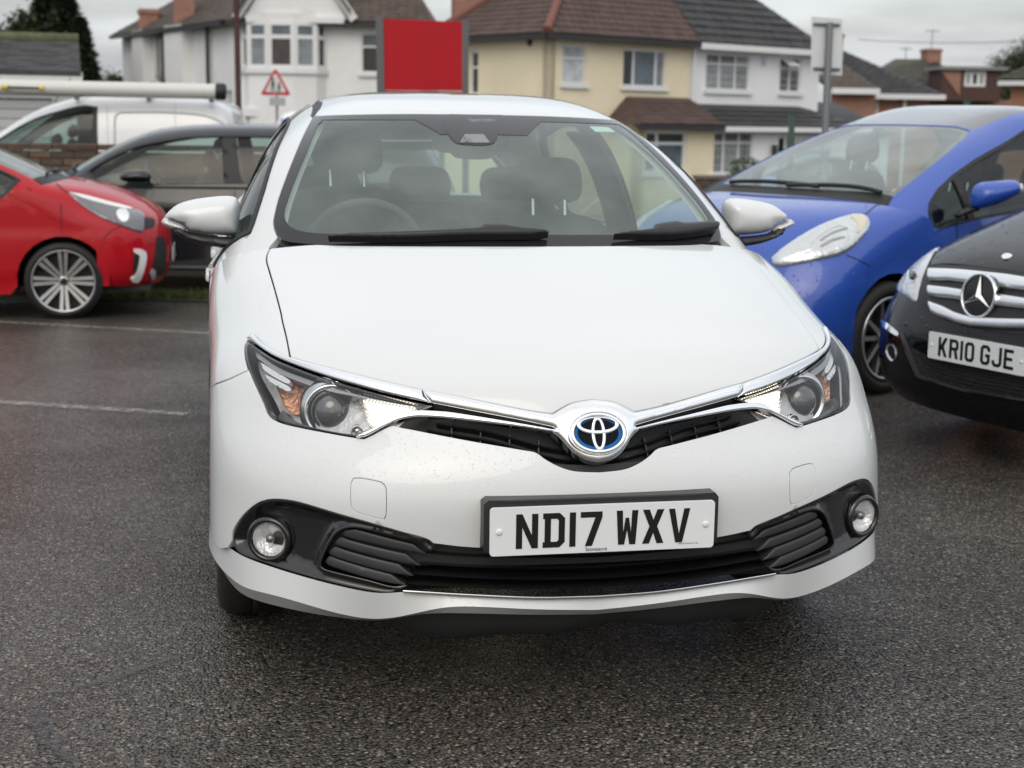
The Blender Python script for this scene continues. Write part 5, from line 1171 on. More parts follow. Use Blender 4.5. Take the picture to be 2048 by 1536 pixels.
# grass strip at the foot of the wall
def grass():
    rng = np.random.default_rng(3); n = 9000; V = []; F = []
    r_ = rng.uniform(-5.6, -1.6, n); f = 12.15+rng.uniform(0, .55, n)**1.0; 
    for i in range(n):
        x, y = wxy(r_[i], f[i]); z = gz(f[i]); hgt = rng.uniform(.03, .09); a = rng.uniform(0, 6.28); w = .005; lx, ly = rng.normal(0, .02, 2); k = len(V)
        V += [(x-w*math.cos(a), y-w*math.sin(a), z), (x+w*math.cos(a), y+w*math.sin(a), z), (x+lx, y+ly, z+hgt)]; F.append((k, k+1, k+2))
    o = mk('grass', V, F, mat('grass_green', (.06, .085, .02), .8, noise=(8, .5))); o['kind'] = 'stuff'; top(o, 'short rough grass along the foot of the low wall', 'grass')
    sheet('verge', np.arange(12.1, 12.9, .1), -5.8, -1.4, .012, mat('verge_soil', (.06, .06, .03), .9, noise=(10, .5)), nr=20)
grass()

# ================================================================== BUILDINGS
class Facade:
    """vertical wall plane from ground point (r0,f0) to (r1,f1) in metres right of / ahead of the camera"""
    def __init__(s, p0, p1, zb=None):
        s.zb = gz((p0[1]+p1[1])/2)-.1 if zb is None else zb
        s.O = np.array((*wxy(*p0), 0.)); E = np.array((*wxy(*p1), 0.)); s.L = np.linalg.norm(E-s.O); s.A = (E-s.O)/s.L; s.Z = np.array((0, 0, 1.)); s.N = np.cross(s.A, s.Z)
        if s.N@(CLOC-s.O) < 0: s.N = -s.N
        s.S = plane_master(s.O, s.A, s.Z, 80, 1 if np.cross(s.A, s.Z)@s.N > 0 else -1); s.M = np.stack([s.A, s.N, s.Z], 1)
    def q(s, px, py): X = on_plane(px, py, s.O, s.N)-s.O; return np.array((X@s.A, X[2]))
    def P(s, a, z, o=0): return s.O+s.A*a+s.Z*z+s.N*o
    def wall(s, name, loop, mt, parent, holes=(), depth=.25, off=0): return panel(name, s.S, loop, mt, parent, holes=holes, off=off, depth=depth, h=3., smooth=False)
    def box(s, mb, a0, a1, z0, z1, o0, o1, bev=0): return mb.box(s.P((a0+a1)/2, (z0+z1)/2, (o0+o1)/2), (abs(a1-a0), abs(o1-o0), abs(z1-z0)), M=s.M, bev=bev)
def rect(a0, z0, a1, z1): return [(a0, z0), (a1, z0), (a1, z1), (a0, z1)]
PANES = dict(dark=('pane_dark', (.02, .022, .026)), grey=('pane_net', (.20, .22, .24)), curtain=('pane_curtain', (.05, .04, .045)), blue=('pane_blueish', (.10, .13, .16)), pale=('pane_pale', (.42, .45, .47)))
def window(fac, R_, parent, cols, rows, panes='dark', fr=.05, sill=True, rec=.07, lattice=None, frame_mt=None, skip=()):
    """cols/rows: fractions of the mullions; every light gets its pane; returns hole loop"""
    a0, z0, a1, z1 = R_; fm_ = frame_mt or mat('window_frame_white', (.74, .75, .76), .45); m_ = MB(); cs = [0, *cols, 1]; rs = [0, *rows, 1]; W, H = a1-a0, z1-z0
    for aa, bb in ((a0, a0+fr), (a1-fr, a1)): fac.box(m_, aa, bb, z0, z1, -rec-.03, -rec+.03)
    for aa, bb in ((z0, z0+fr), (z1-fr, z1)): fac.box(m_, a0+fr, a1-fr, aa, bb, -rec-.03, -rec+.03)
    for c in cols: fac.box(m_, a0+c*W-fr*.6, a0+c*W+fr*.6, z0+fr, z1-fr, -rec-.03, -rec+.028)
    for r in rows:
        for i in range(len(cs)-1):
            fac.box(m_, a0+cs[i]*W+fr*.6, a0+cs[i+1]*W-fr*.6, z0+r*H-fr*.55, z0+r*H+fr*.55, -rec-.03, -rec+.026)
    win = m_.build('window', fm_, parent); k = 0
    if lattice:
        lt = MB()
        for i in range(len(cs)-1):
            x0, x1 = a0+cs[i]*W, a0+cs[i+1]*W; n = max(1, int(round((x1-x0)/lattice)))
            for j in range(1, n): x = x0+(x1-x0)*j/n; fac.box(lt, x-.007, x+.007, z0+fr, z1-fr, -rec-.012, -rec+.0)
        for j in range(1, int(round(H/lattice/1.3))): z = z0+H*j/round(H/lattice/1.3); fac.box(lt, a0+fr, a1-fr, z-.007, z+.007, -rec-.0125, -rec-.0005)
        lt.build('leading', mat('lead_grey', (.55, .55, .56), .6), win, kind='stuff')
    for i in range(len(cs)-1):
        for j in range(len(rs)-1):
            kk = panes if isinstance(panes, str) else panes[k % len(panes)]; k += 1; nm, c = PANES[kk]
            mk('pane', [fac.P(a0+cs[i]*W, z0+rs[j]*H, -rec-.013), fac.P(a0+cs[i+1]*W, z0+rs[j]*H, -rec-.013), fac.P(a0+cs[i+1]*W, z0+rs[j+1]*H, -rec-.013), fac.P(a0+cs[i]*W, z0+rs[j+1]*H, -rec-.013)], [(0, 1, 2, 3)], mat(nm, c, .12, spec=.6, noise=(1.5, .5)), win)
    if sill:
        sm = MB(); fac.box(sm, a0-.08, a1+.08, z0-.10, z0-.0, -.10, .09); sm.build('sill', fm_, win)
    return rect(a0, z0, a1, z1)
def pxrect(fac, x0, y0, x1, y1):
    """x0,y0 top-left px; x1,y1 bottom-right px on the wall"""
    A = fac.q(x0, (y0+y1)/2); B = fac.q(x1, (y0+y1)/2); C = fac.q((x0+x1)/2, y1); D = fac.q((x0+x1)/2, y0)
    return (min(A[0], B[0]), C[1], max(A[0], B[0]), D[1])
def tiled_roof(name, P, mt, parent, tile=(.26, .22), base_mt=None, thick=.03, n_max=4000, proud=.028):
    """P = eave left, eave right, ridge right, ridge left (3D). Deck plus overlapping tiles, every tile its own wedge"""
    P = [np.array(p, float) for p in P]; n = np.cross(P[1]-P[0], P[3]-P[0]); 
    if np.linalg.norm(n) < 1e-6: n = np.cross(P[1]-P[0], P[2]-P[0])
    n /= np.linalg.norm(n)
    if n[2] < 0: n = -n
    deck = mk(name, [*P, *[p-n*.12 for p in P]], [(0, 1, 2, 3), (0, 4, 5, 1), (1, 5, 6, 2), (2, 6, 7, 3), (3, 7, 4, 0), (7, 6, 5, 4)], base_mt or mt, parent)
    ex = P[1]-P[0]; L = np.linalg.norm(ex); ex /= L; ey = np.cross(n, ex); 
    if ey@(P[3]-P[0]) < 0: ey = -ey
    loc = [np.array(((p-P[0])@ex, (p-P[0])@ey)) for p in P]; H = max(loc[2][1], loc[3][1]); rows = int(H/tile[1]); V = []; F = []
    for r in range(rows):
        y0, y1 = r*tile[1], min((r+1)*tile[1]+.04, H); t = y0/H; xa = loc[3][0]*y0/loc[3][1]; xb = loc[1][0]+(loc[2][0]-loc[1][0])*y0/loc[2][1]; t1 = (r+1)*tile[1]/H
        xa1 = loc[3][0]*min(1, (r+1)*tile[1]/loc[3][1]); xb1 = loc[1][0]+(loc[2][0]-loc[1][0])*min(1, (r+1)*tile[1]/loc[2][1])
        lo_, hi_ = max(xa, xa1), min(xb, xb1); x = lo_-(tile[0]/2 if r % 2 else 0)
        while x < hi_:
            u0, u1 = max(x, lo_), min(x+tile[0]-.012, hi_)
            if u1-u0 > .03:
                hgt = proud*random.uniform(.8, 1.25); k = len(V); q = lambda a, b, c: P[0]+ex*a+ey*b+n*c
                V += [q(u0, y0, hgt), q(u1, y0, hgt), q(u1, y1, .006), q(u0, y1, .006), q(u0, y0, 0.001), q(u1, y0, 0.001)]; F += [(k, k+1, k+2, k+3), (k+4, k+5, k+1, k), (k, k+3, k+4), (k+1, k+5, k+2)]
            x += tile[0]
    if V: mk('roof_tiles', V, F, mt, deck, kind='stuff')
    return deck
def brick_mat(name, col, mortar=(.30, .28, .25), sc=1.0):
    mt = bpy.data.materials.new(name); mt.use_nodes = True; nt = mt.node_tree; b = nt.nodes['Principled BSDF']; N = nt.nodes.new; L = nt.links.new
    tc = N('ShaderNodeTexCoord'); sp_ = N('ShaderNodeSeparateXYZ'); L(tc.outputs['Object'], sp_.inputs[0]); a = N('ShaderNodeMath'); a.operation = 'MULTIPLY_ADD'; L(sp_.outputs[1], a.inputs[0]); a.inputs[1].default_value = .7; L(sp_.outputs[0], a.inputs[2])
    cb = N('ShaderNodeCombineXYZ'); L(a.outputs[0], cb.inputs[0]); L(sp_.outputs[2], cb.inputs[1]); br = N('ShaderNodeTexBrick'); L(cb.outputs[0], br.inputs['Vector'])
    br.inputs['Color1'].default_value = (*col, 1); br.inputs['Color2'].default_value = (*[c*.72 for c in col], 1); br.inputs['Mortar'].default_value = (*mortar, 1); br.inputs['Scale'].default_value = 1/sc
    br.inputs['Brick Width'].default_value = .225; br.inputs['Row Height'].default_value = .075; br.inputs['Mortar Size'].default_value = .01
    L(br.outputs['Color'], b.inputs['Base Color']); b.inputs['Roughness'].default_value = .9; return mt
def pipe(P, r, name, mt, parent): return MB().tube(P, r, 8).build(name, mt, parent)
BR = brick_mat('brick_red', (.36, .13, .075)); BR2 = brick_mat('brick_orange', (.42, .15, .07)); WR = mat('white_render', (.80, .80, .81), .85, noise=(1.2, .05), bump=(60, .004)); CRM = mat('cream_render', (.80, .71, .52), .85, noise=(1.0, .06), bump=(60, .004))
BT = mat('brown_tile', (.082, .050, .043), .75, noise=(2.5, .35)); GT = mat('dark_tile', (.035, .035, .037), .65, noise=(2.5, .3)); MT_ = mat('moss_tile', (.085, .065, .052), .8, noise=(2, .4)); GUT = mat('gutter_black', (.02, .02, .022), .4); WP = mat('white_trim', (.74, .75, .76), .5); LEAD = mat('pipe_grey', (.06, .06, .065), .5)

def chimney(parent, c, w, d_, z0, z1, pots=2, tilt=None):
    m_ = MB(); m_.box((c[0], c[1], (z0+z1)/2), (w, d_, z1-z0)); m_.box((c[0], c[1], z1-.10), (w+.10, d_+.10, .10)); ch = m_.build('chimney', BR, parent)
    for k in range(pots):
        x = c[0]+(k-(pots-1)/2)*w*.45; MB().lathe([(.10, 0), (.09, .25), (.11, .27), (.11, .32), (.08, .32), (.07, .1)], (x, c[1], z1), (0, 0, 1), 14).build('chimney_pot', mat('terracotta', (.40, .17, .09), .8), ch)
    return ch

def white_house():
    R = root('house', 'white rendered house with curved bay window and gable, left of the red sign', 'house', (*wxy(-6, 47), gz(47)), 'houses across the road')
    d = 43.; ra = lambda px, dd=d: (px-1024)/CF*dd
    Fr = Facade((ra(474), d), (ra(838), d)); ez = Fr.q(700, 44)[1]
    q = Fr.q
    # front wall with window on the right
    w1 = pxrect(Fr, 722, 66, 772, 146)
    hole = window(Fr, w1, R, (.78,), (.66,), ('dark', 'blue', 'dark', 'grey'))
    bay = pxrect(Fr, 486, 46, 652, 138)
    mid = [(bay[0]+.1, bay[1]+.1), (bay[2]-.1, bay[1]+.1), (bay[2]-.1, bay[3]-.1), (bay[0]+.1, bay[3]-.1)]
    dr_ = pxrect(Fr, 500, 233, 530, 262)
    Fr.wall('front_wall', rect(0, Fr.zb, Fr.L, ez), WR, R, holes=[hole, mid])
    MB_ = MB(); Fr.box(MB_, dr_[0]-.15, dr_[2]+.9, dr_[3], dr_[3]+.22, 0, .5); MB_.build('bay_hood', WP, R)
    window(Fr, (dr_[0], dr_[1]-1.0, dr_[2]+.6, dr_[3]), R, (.5,), (.7,), 'curtain', rec=-.05)
    # bay: five facets
    a0, z0, a1, z1 = bay; n = 5; ang = np.linspace(0, math.pi, n+1); cx = (a0+a1)/2; hw = (a1-a0)/2
    pts = [(cx-hw*math.cos(t), .62*math.sin(t)**.8) for t in ang]
    def fac_pt(a, o): p = Fr.P(a, 0, o); return ((p[:2]-CLOC[:2])@RT, (p[:2]-CLOC[:2])@FW)
    below = q(560, 240)[1]-1.5
    for i in range(n):
        F_ = Facade(fac_pt(*pts[i]), fac_pt(*pts[i+1]), Fr.zb)
        F_.wall('bay_wall', rect(0, Fr.zb, F_.L, z0-.10), WR, R, depth=.1); F_.wall('bay_head', rect(0, z1, F_.L, z1+.25), WP, R, depth=.1)
        window(F_, (0.0, z0, F_.L, z1), R, (), (.68,), ('curtain', 'blue') if i in (0, 2) else (('grey', 'blue') if i in (1, 3) else ('dark', 'dark')), fr=.10, rec=.0, sill=False)
        b_ = MB(); F_.box(b_, -.02, F_.L+.02, z0-.14, z0-.0, -.05, .08); b_.build('bay_sill', WP, R)
        MB().tube([F_.P(0, z0, 0), F_.P(0, z1, 0)], .05, 6).build('bay_post', WP, R)
    bf = [Fr.P(a, z1+.25, o) for a, o in pts]; mk('bay_roof', [*bf, Fr.P(cx, z1+.25, 0)], [tuple(range(len(bf)))], WP, R)
    # gable with bargeboards over the bay
    gl_, gr_ = q(484, 38), q(706, 48); ap = ((gl_[0]+gr_[0])/2, gl_[1]+2.15)
    Fg = Facade(fac_pt(0, .40), fac_pt(Fr.L, .40), Fr.zb)
    gz0 = q(600, 36)[1]
    Fg.wall('gable', [(gl_[0]+.12, gz0-.05), (gr_[0]-.12, gz0-.05), (ap[0]+.02, ap[1]+.1), (ap[0]-.02, ap[1]+.1)], WR, R, depth=.4)
    for e in (gl_, gr_):
        v = np.array(ap)-np.array((e[0], gz0-.12)); L_ = np.linalg.norm(v); v /= L_; nrm = np.array((-v[1], v[0])) if e is gl_ else np.array((v[1], -v[0]))
        b0 = np.array((e[0], gz0-.12)); w = .22; Q = [b0, b0+v*L_, b0+v*L_+nrm*w, b0+nrm*w]
        V = [Fg.P(a, z, .16) for a, z in Q]+[Fg.P(a, z, .02) for a, z in Q]; mk('bargeboard', V, [(0, 1, 2, 3), (4, 7, 6, 5), (0, 4, 5, 1), (1, 5, 6, 2), (2, 6, 7, 3), (3, 7, 4, 0)], WP, R)
        T0 = [Fg.P(*b0, .35), Fg.P(*(b0+v*L_), .35), Fg.P(*(b0+v*L_), -4), Fg.P(*b0, -2.5)]
        mk('gable_roof', [p+np.array((0, 0, w)) for p in T0]+[p+np.array((0, 0, w+.1)) for p in T0], [(0, 1, 2, 3), (7, 6, 5, 4), (0, 4, 5, 1), (1, 5, 6, 2), (2, 6, 7, 3), (3, 7, 4, 0)], MT_, R)
    b_ = MB(); Fg.box(b_, gl_[0]+.2, gr_[0]-.2, gz0-.16, gz0, -.1, .12); b_.build('gable_beam', WP, R)
    # side wall running back to the left, with shallow buttresses and downpipes
    Sd = Facade((ra(252, 52), 52), (ra(474), d), Fr.zb); es = ez
    Sd.wall('side_wall', rect(0, Fr.zb, Sd.L, es+.0), WR, R, holes=[])
    wr = pxrect(Sd, 318, 68, 345, 150); window(Sd, wr, R, (), (), 'pale', fr=.12, rec=-.06, frame_mt=mat('drab_frame', (.33, .32, .28), .7))
    for x0, x1 in ((285, 305), (350, 386)):
        r_ = pxrect(Sd, x0, 40, x1, 150); b_ = MB(); Sd.box(b_, r_[0], r_[2], Fr.zb, es+.05, .0, .35); b_.build('chimney_breast', WR, R)
    for x in (334, 423):
        r_ = Sd.q(x, 120); pipe([Sd.P(r_[0], es, .12), Sd.P(r_[0], Fr.zb, .12)], .055, 'downpipe', GUT, R)
    for x in (292, 362):
        r_ = Sd.q(x, 30); c = Sd.P(r_[0], 0, -.1); chimney(R, c, .62, .62, es-.1, es+(1.5 if x > 300 else .72), 0)
    # main roof: hipped
    ov = .35; e0 = Sd.P(0, es, ov); e1 = Sd.P(Sd.L, es, ov)+RT3*0; e1 = Fr.P(-.2, ez, ov*.9); e2 = Fr.P(Fr.L+.35, ez, ov*.9); bk = Fr.P(Fr.L+.35, ez, -9.5)
    rz = ez+3.0; r1 = Fr.P(2.6, rz, -4.4); r2 = Fr.P(Fr.L-1.2, rz-.6, -4.4)
    tiled_roof('roof', [e1, e2, r2, r1], MT_, R); tiled_roof('roof', [e0, e1, r1, r1+(e0-e1)*.55], MT_, R); mk('roof_back', [e2, bk, r2], [(0, 1, 2)], MT_, R)
    b_ = MB(); Fr.box(b_, -.2, Fr.L+.35, ez-.14, ez-.02, .30, .42); b_.build('gutter', GUT, R)
    b_ = MB(); Sd.box(b_, 0, Sd.L, es-.14, es-.02, .32, .44); b_.build('gutter', GUT, R)
    Bk = Facade((ra(838), d), (ra(838)+.01, d+9.5), Fr.zb); Bk.wall('end_wall', rect(0, Fr.zb, Bk.L, ez), WR, R)
RT3 = np.array((RT[0], RT[1], 0)); FW3 = np.array((FW[0], FW[1], 0))
white_house()

def semis():
    th = math.radians(40); c0 = (.77, 38.); L = 11.1; A = np.array((math.cos(th), math.sin(th))); B = np.array((-math.sin(th), math.cos(th)))
    pt = lambda a, b=0: tuple(np.array(c0)+A*a+B*b)
    Fr0 = Facade(pt(0), pt(L)); zb = -1.5
    xm = Fr0.q(1380, 150)[0]; ez = Fr0.q(1095, 66)[1]; L = Fr0.q(1627, 150)[0]
    Rc = root('house', 'cream rendered semi-detached house with brown tiled hip roof, behind the red sign', 'house', (*wxy(*pt(xm/2, 4)), zb), 'houses across the road')
    Rw = root('house', 'white painted semi-detached house with black tiled roof and leaded windows', 'house', (*wxy(*pt((xm+L)/2, 4)), zb), 'houses across the road')
    FC = Facade(pt(0), pt(xm), zb); FWt = Facade(pt(xm), pt(L), zb); FS = Facade(pt(0, 4.2), pt(0), zb)
    h1 = window(FC, pxrect(FC, 1125, 90, 1172, 168), Rc, (), (.66,), ('pale', 'pale')); h2 = window(FC, pxrect(FC, 1246, 99, 1332, 174), Rc, (.26, .78), (), ('dark', 'blue', 'grey'))
    FC.wall('front_wall', rect(0, zb, FC.L, ez), CRM, Rc, holes=[h1, h2])
    hs = window(FS, pxrect(FS, 940, 102, 956, 188), Rc, (), (.62,), 'dark')
    FS.wall('side_wall', rect(0, zb, FS.L, ez), CRM, Rc, holes=[hs]); p = FS.q(1060, 86); MB().lathe([(.09, 0), (.07, .05), (.001, .06)], FS.P(p[0], p[1], 0), FS.N, 12).build('vent', GUT, Rc)
    w1 = window(FWt, pxrect(FWt, 1412, 108, 1500, 181), Rw, (.32, .68), (.72,), ('grey', 'dark', 'grey', 'dark', 'grey', 'grey'), lattice=.16); w2 = window(FWt, pxrect(FWt, 1560, 116, 1602, 185), Rw, (.5,), (.70,), ('dark', 'dark'), lattice=.16)
    WW = mat('white_paint_wall', (.82, .83, .84), .8, noise=(1, .04), bump=(60, .003))
    FWt.wall('front_wall', rect(0, zb, FWt.L, ez), WW, Rw, holes=[w1, w2])
    # open top light of the right window
    r_ = pxrect(FWt, 1562, 118, 1584, 134); mk('open_light', [FWt.P(r_[0], r_[3], -.02), FWt.P(r_[2], r_[3], -.02), FWt.P(r_[2], r_[1]+.02, .35), FWt.P(r_[0], r_[1]+.02, .35)], [(0, 1, 2, 3)], WP, Rw)
    al = FWt.q(1527, 122); b_ = MB(); FWt.box(b_, al[0]-.08, al[0]+.08, al[1]-.12, al[1]+.10, 0, .05); b_.build('alarm_box', mat('alarm', (.5, .55, .65), .4), Rw)
    FE = Facade(pt(L), pt(L, 8), zb); FE.wall('end_wall', rect(0, zb, FE.L, ez), WW, Rw)
    # main roofs
    rz = ez+2.6; back = 2.2; ov = .35
    W3 = lambda a, b, z: np.array((*wxy(*pt(a, b)), z))
    tiled_roof('roof', [W3(-ov, -ov, ez-.0), W3(xm, -ov, ez), W3(xm, back, rz), W3(3.0, back, rz)], BT, Rc)
    tiled_roof('roof', [W3(-ov, 4.5, ez), W3(-ov, -ov, ez), W3(3.0, back, rz), W3(3.0, back+.05, rz)], BT, Rc)
    rt_ = mat('ridge_tile', (.19, .075, .06), .8); pipe([W3(-ov, -ov, ez+.05), W3(3.0, back, rz+.05)], .11, 'hip_ridge', rt_, Rc); pipe([W3(-ov, 4.5, ez+.05), W3(3.0, back, rz+.05)], .11, 'hip_ridge', rt_, Rc)
    chimney(Rc, W3(1.0, 4.6, 0), .7, .7, ez-1, ez+2.15, 1)
    tiled_roof('roof', [W3(xm+.02, -ov, ez), W3(L+ov, -ov, ez), W3(L-3.0, back, rz), W3(xm+.02, back, rz)], GT, Rw, tile=(.34, .30), proud=.045)
    mk('roof_back', [W3(L+ov, -ov, ez), W3(L+ov, 4.5, ez), W3(L-3.0, back, rz)], [(0, 1, 2)], GT, Rw)
    def gut(F_, a0, a1, z, mt, R_, o=.34, w=.12):
        b_ = MB(); F_.box(b_, a0, a1, z-w-.02, z-.02, o-.06, o+.06); b_.build('gutter', mt, R_)
    gut(FC, -ov, FC.L, ez, GUT, Rc); gut(FS, 0, FS.L+ov, ez, GUT, Rc); gut(FWt, 0, FWt.L+ov, ez, WP, Rw, w=.16)
    b_ = MB(); FWt.box(b_, 0, FWt.L+ov, ez-.10, ez-.04, .0, .28); b_.build('soffit', WP, Rw)
    pipe([FWt.P(.05, ez-.1, .10), FWt.P(.05, zb, .10)], .05, 'downpipe', WP, Rw)
    # ground floor: projecting bay (cream) and lean-to front (white)
    FC2 = Facade(pt(0, -1.0), pt(xm, -1.0), zb); FW2 = Facade(pt(xm, -1.0), pt(L+.9, -1.0), zb)
    a0 = FC2.q(1278, 250)[0]; zt = FC2.q(1330, 248)[1]; a1 = FC2.L-.02
    hb = window(FC2, pxrect(FC2, 1290, 262, 1372, 345), Rc, (.30,), (.70,), ('dark', 'dark', 'blue', 'dark'), fr=.07)
    FC2.wall('bay_wall', rect(a0, zb, a1, zt), CRM, Rc, holes=[hb]); Fb = Facade(pt(a0, 0), pt(a0, -1.0), zb); Fb.wall('bay_side', rect(0, zb, 1.0, zt), CRM, Rc)
    rt = FC.q(1300, 194)[1]
    tiled_roof('bay_roof', [W3(a0-.3, -1.3, zt), W3(xm-.02, -1.3, zt), W3(xm-.02, 0, rt), W3(a0+.5, 0, rt)], BT, Rc); mk('bay_roof_end', [W3(a0-.3, -1.3, zt), W3(a0-.3, 0, zt), W3(a0+.5, 0, rt)], [(0, 1, 2)], BT, Rc)
    gut(FC2, a0-.3, a1, zt, GUT, Rc, o=.32)
    zt2 = FW2.q(1500, 252)[1]; rt2 = FWt.q(1450, 209)[1]
    wb = window(FW2, pxrect(FW2, 1421, 264, 1506, 347), Rw, (.32, .68), (.74,), ('grey', 'dark', 'grey', 'dark', 'grey', 'dark'), lattice=.16)
    pr = pxrect(FW2, 1556, 276, 1576, 350); pr2 = pxrect(FW2, 1590, 282, 1632, 350)
    FW2.wall('ground_floor_wall', rect(0, zb, FW2.L, zt2), WW, Rw, holes=[wb, rect(pr[0], zb+.1, pr[2]+.25, pr[3])])
    b_ = MB(); FW2.box(b_, pr[0], pr[2]+.25, zb, pr[3], -.5, -.4); b_.build('front_door', mat('door_dark', (.03, .025, .03), .5), Rw)
    ln = FW2.q(1544, 300); MB().box(FW2.P(ln[0], ln[1], .1), (.12, .12, .28)).build('wall_lantern', GUT, Rw)
    b_ = MB(); FW2.box(b_, pr2[0], pr2[2]+.6, pr2[1]-.6, pr2[3], -.02, .03); b_.build('garage_door', mat('garage_grey', (.28, .28, .29), .6), Rw)
    tiled_roof('lean_to_roof', [W3(xm, -1.3, zt2), W3(L+1.2, -1.3, zt2), W3(L-.6, 0, rt2), W3(xm, 0, rt2)], GT, Rw, tile=(.34, .30), proud=.04)
    gut(FW2, 0, FW2.L+.3, zt2, WP, Rw, o=.32, w=.13)
    # slatted canopy right of the porch
    cp = FW2.q(1640, 262); 
    for k in range(16): b_ = MB(); FW2.box(b_, cp[0]-1.6+k*.16, cp[0]-1.54+k*.16, zt2-.62, zt2-.16, .02, .06); b_.build('canopy_slat', WP, Rw)
    # side extension roof sloping right
    e = FW2.L
    tiled_roof('side_roof', [W3(L+.9, 0, zt2), W3(L+4.2, 0, zt2-.15), W3(L+4.2, 2.4, zt2+.75), W3(L+.1, 2.4, zt2+.9)], GT, Rw, tile=(.34, .30))
    F3 = Facade(pt(L+.9, .3), pt(L+4.2, .3), zb); F3.wall('side_extension', rect(0, zb, F3.L, zt2), WW, Rw)
semis()

def garden_wall():
    R = root('garden_wall', 'low brown brick garden wall in front of the white semi-detached house', 'wall', (*wxy(4.2, 31), gz(31)))
    F_ = Facade(((1385-1024)/CF*31, 31), ((1660-1024)/CF*31, 31.5)); zt = F_.q(1430, 358)[1]; mb = MB(); F_.box(mb, 0, F_.L, F_.zb, zt, -.2, 0); mb.build('wall_body', mat('old_brick', (.11, .075, .055), .9, noise=(6, .5)), R)
    mb = MB(); F_.box(mb, -.03, F_.L+.03, zt+.002, zt+.07, -.24, .04); mb.build('coping', mat('coping', (.16, .13, .11), .9), R)
    Rb = root('flower_bush', 'small flowering bush in red and white above the garden wall', 'plant', (*wxy(4.95, 32), gz(32)))
    leaf_clump(Rb, at(1492, 346, 31.9), (.42, .3, .32), 700, .05, mat('leaf_green', (.05, .09, .03), .8), 'leaves'); leaf_clump(Rb, at(1497, 352, 31.8), (.25, .2, .18), 90, .06, mat('petal_pink', (.6, .22, .2), .7), 'petals'); leaf_clump(Rb, at(1480, 340, 31.8), (.25, .2, .15), 60, .05, mat('petal_white', (.7, .7, .65), .7), 'petals')
def leaf_clump(parent, c, s_, n, sz, mt, name='foliage', seed=1, kind='stuff'):
    rng = np.random.default_rng(seed+n); V = []; F = []
    p = rng.normal(0, .5, (n, 3)); p /= np.maximum(1, np.linalg.norm(p, axis=1))[:, None]; p = p*np.array(s_)+np.array(c)
    for q in p:
        a = rng.normal(0, 1, (2, 3)); a /= np.linalg.norm(a, axis=1)[:, None]; k = len(V); V += [q-a[0]*sz, q+a[1]*sz*.6, q+a[0]*sz, q-a[1]*sz*.6]; F.append((k, k+1, k+2, k+3))
    return mk(name, V, F, mt, parent, kind=kind)
garden_wall()

def boundary_wall():
    """brick wall along the left side of the car park; bricks built one by one"""
    R = root('boundary_wall', 'low brown brick wall behind the red and dark grey cars', 'wall', (*wxy(-4.6, 15.2), gz(15.2)))
    F_ = Facade(((-160-1024)/CF*15.2, 15.2), ((640-1024)/CF*15.2, 15.4)); zt = F_.q(120, 300)[1]; core = MB(); F_.box(core, 0, F_.L, F_.zb, zt-.02, -.22, -.012); core.build('wall_core', mat('mortar', (.13, .12, .10), .95), R)
    cols = [mat('brick_brown_%s' % n, c, .9, noise=(20, .3)) for n, c in (('a', (.12, .085, .06)), ('b', (.095, .07, .052)), ('c', (.15, .10, .065)))]
    bw, bh = .215, .065; meshes = []
    for k, cm in enumerate(cols):
        b = MB(); b.box((0, 0, 0), (bw, .03, bh), M=F_.M, bev=.006); V = np.concatenate(b.V); me = bpy.data.meshes.new('brick'); me.from_pydata(V.tolist(), [], b.F); me.materials.append(cm); meshes.append(me)
    # the three courses that show above the cars, as far as the bricks can be picked apart
    for r in range(4):
        z = zt-.045-r*.075; a = (.1125 if r % 2 else 0)+1.0
        while a < 5.2:
            o = bpy.data.objects.new('brick', random.choice(meshes)); COL.objects.link(o); o.parent = R; o.location = F_.P(a, z, -.003+random.uniform(-.003, .003))-world_loc(R); a += .225
    low = MB()
    for r in range(4, int((zt-F_.zb)/.075)):
        z = zt-.045-r*.075; a = (.1125 if r % 2 else 0)+.2
        while a < F_.L-.2: F_.box(low, a-bw/2, a+bw/2, z-bh/2, z+bh/2, -.014, .006); a += .225
    low.build('lower_bricks', cols[0], R, kind='stuff')
    a = 0
    while a < F_.L-.3:
        b = MB(); F_.box(b, a+.004, a+.446, zt+.004, zt+.06, -.26, .04, bev=.008); b.build('coping_stone', mat('coping_brown', (.09, .055, .04), .85, noise=(6, .4)), R); a += .45
boundary_wall()

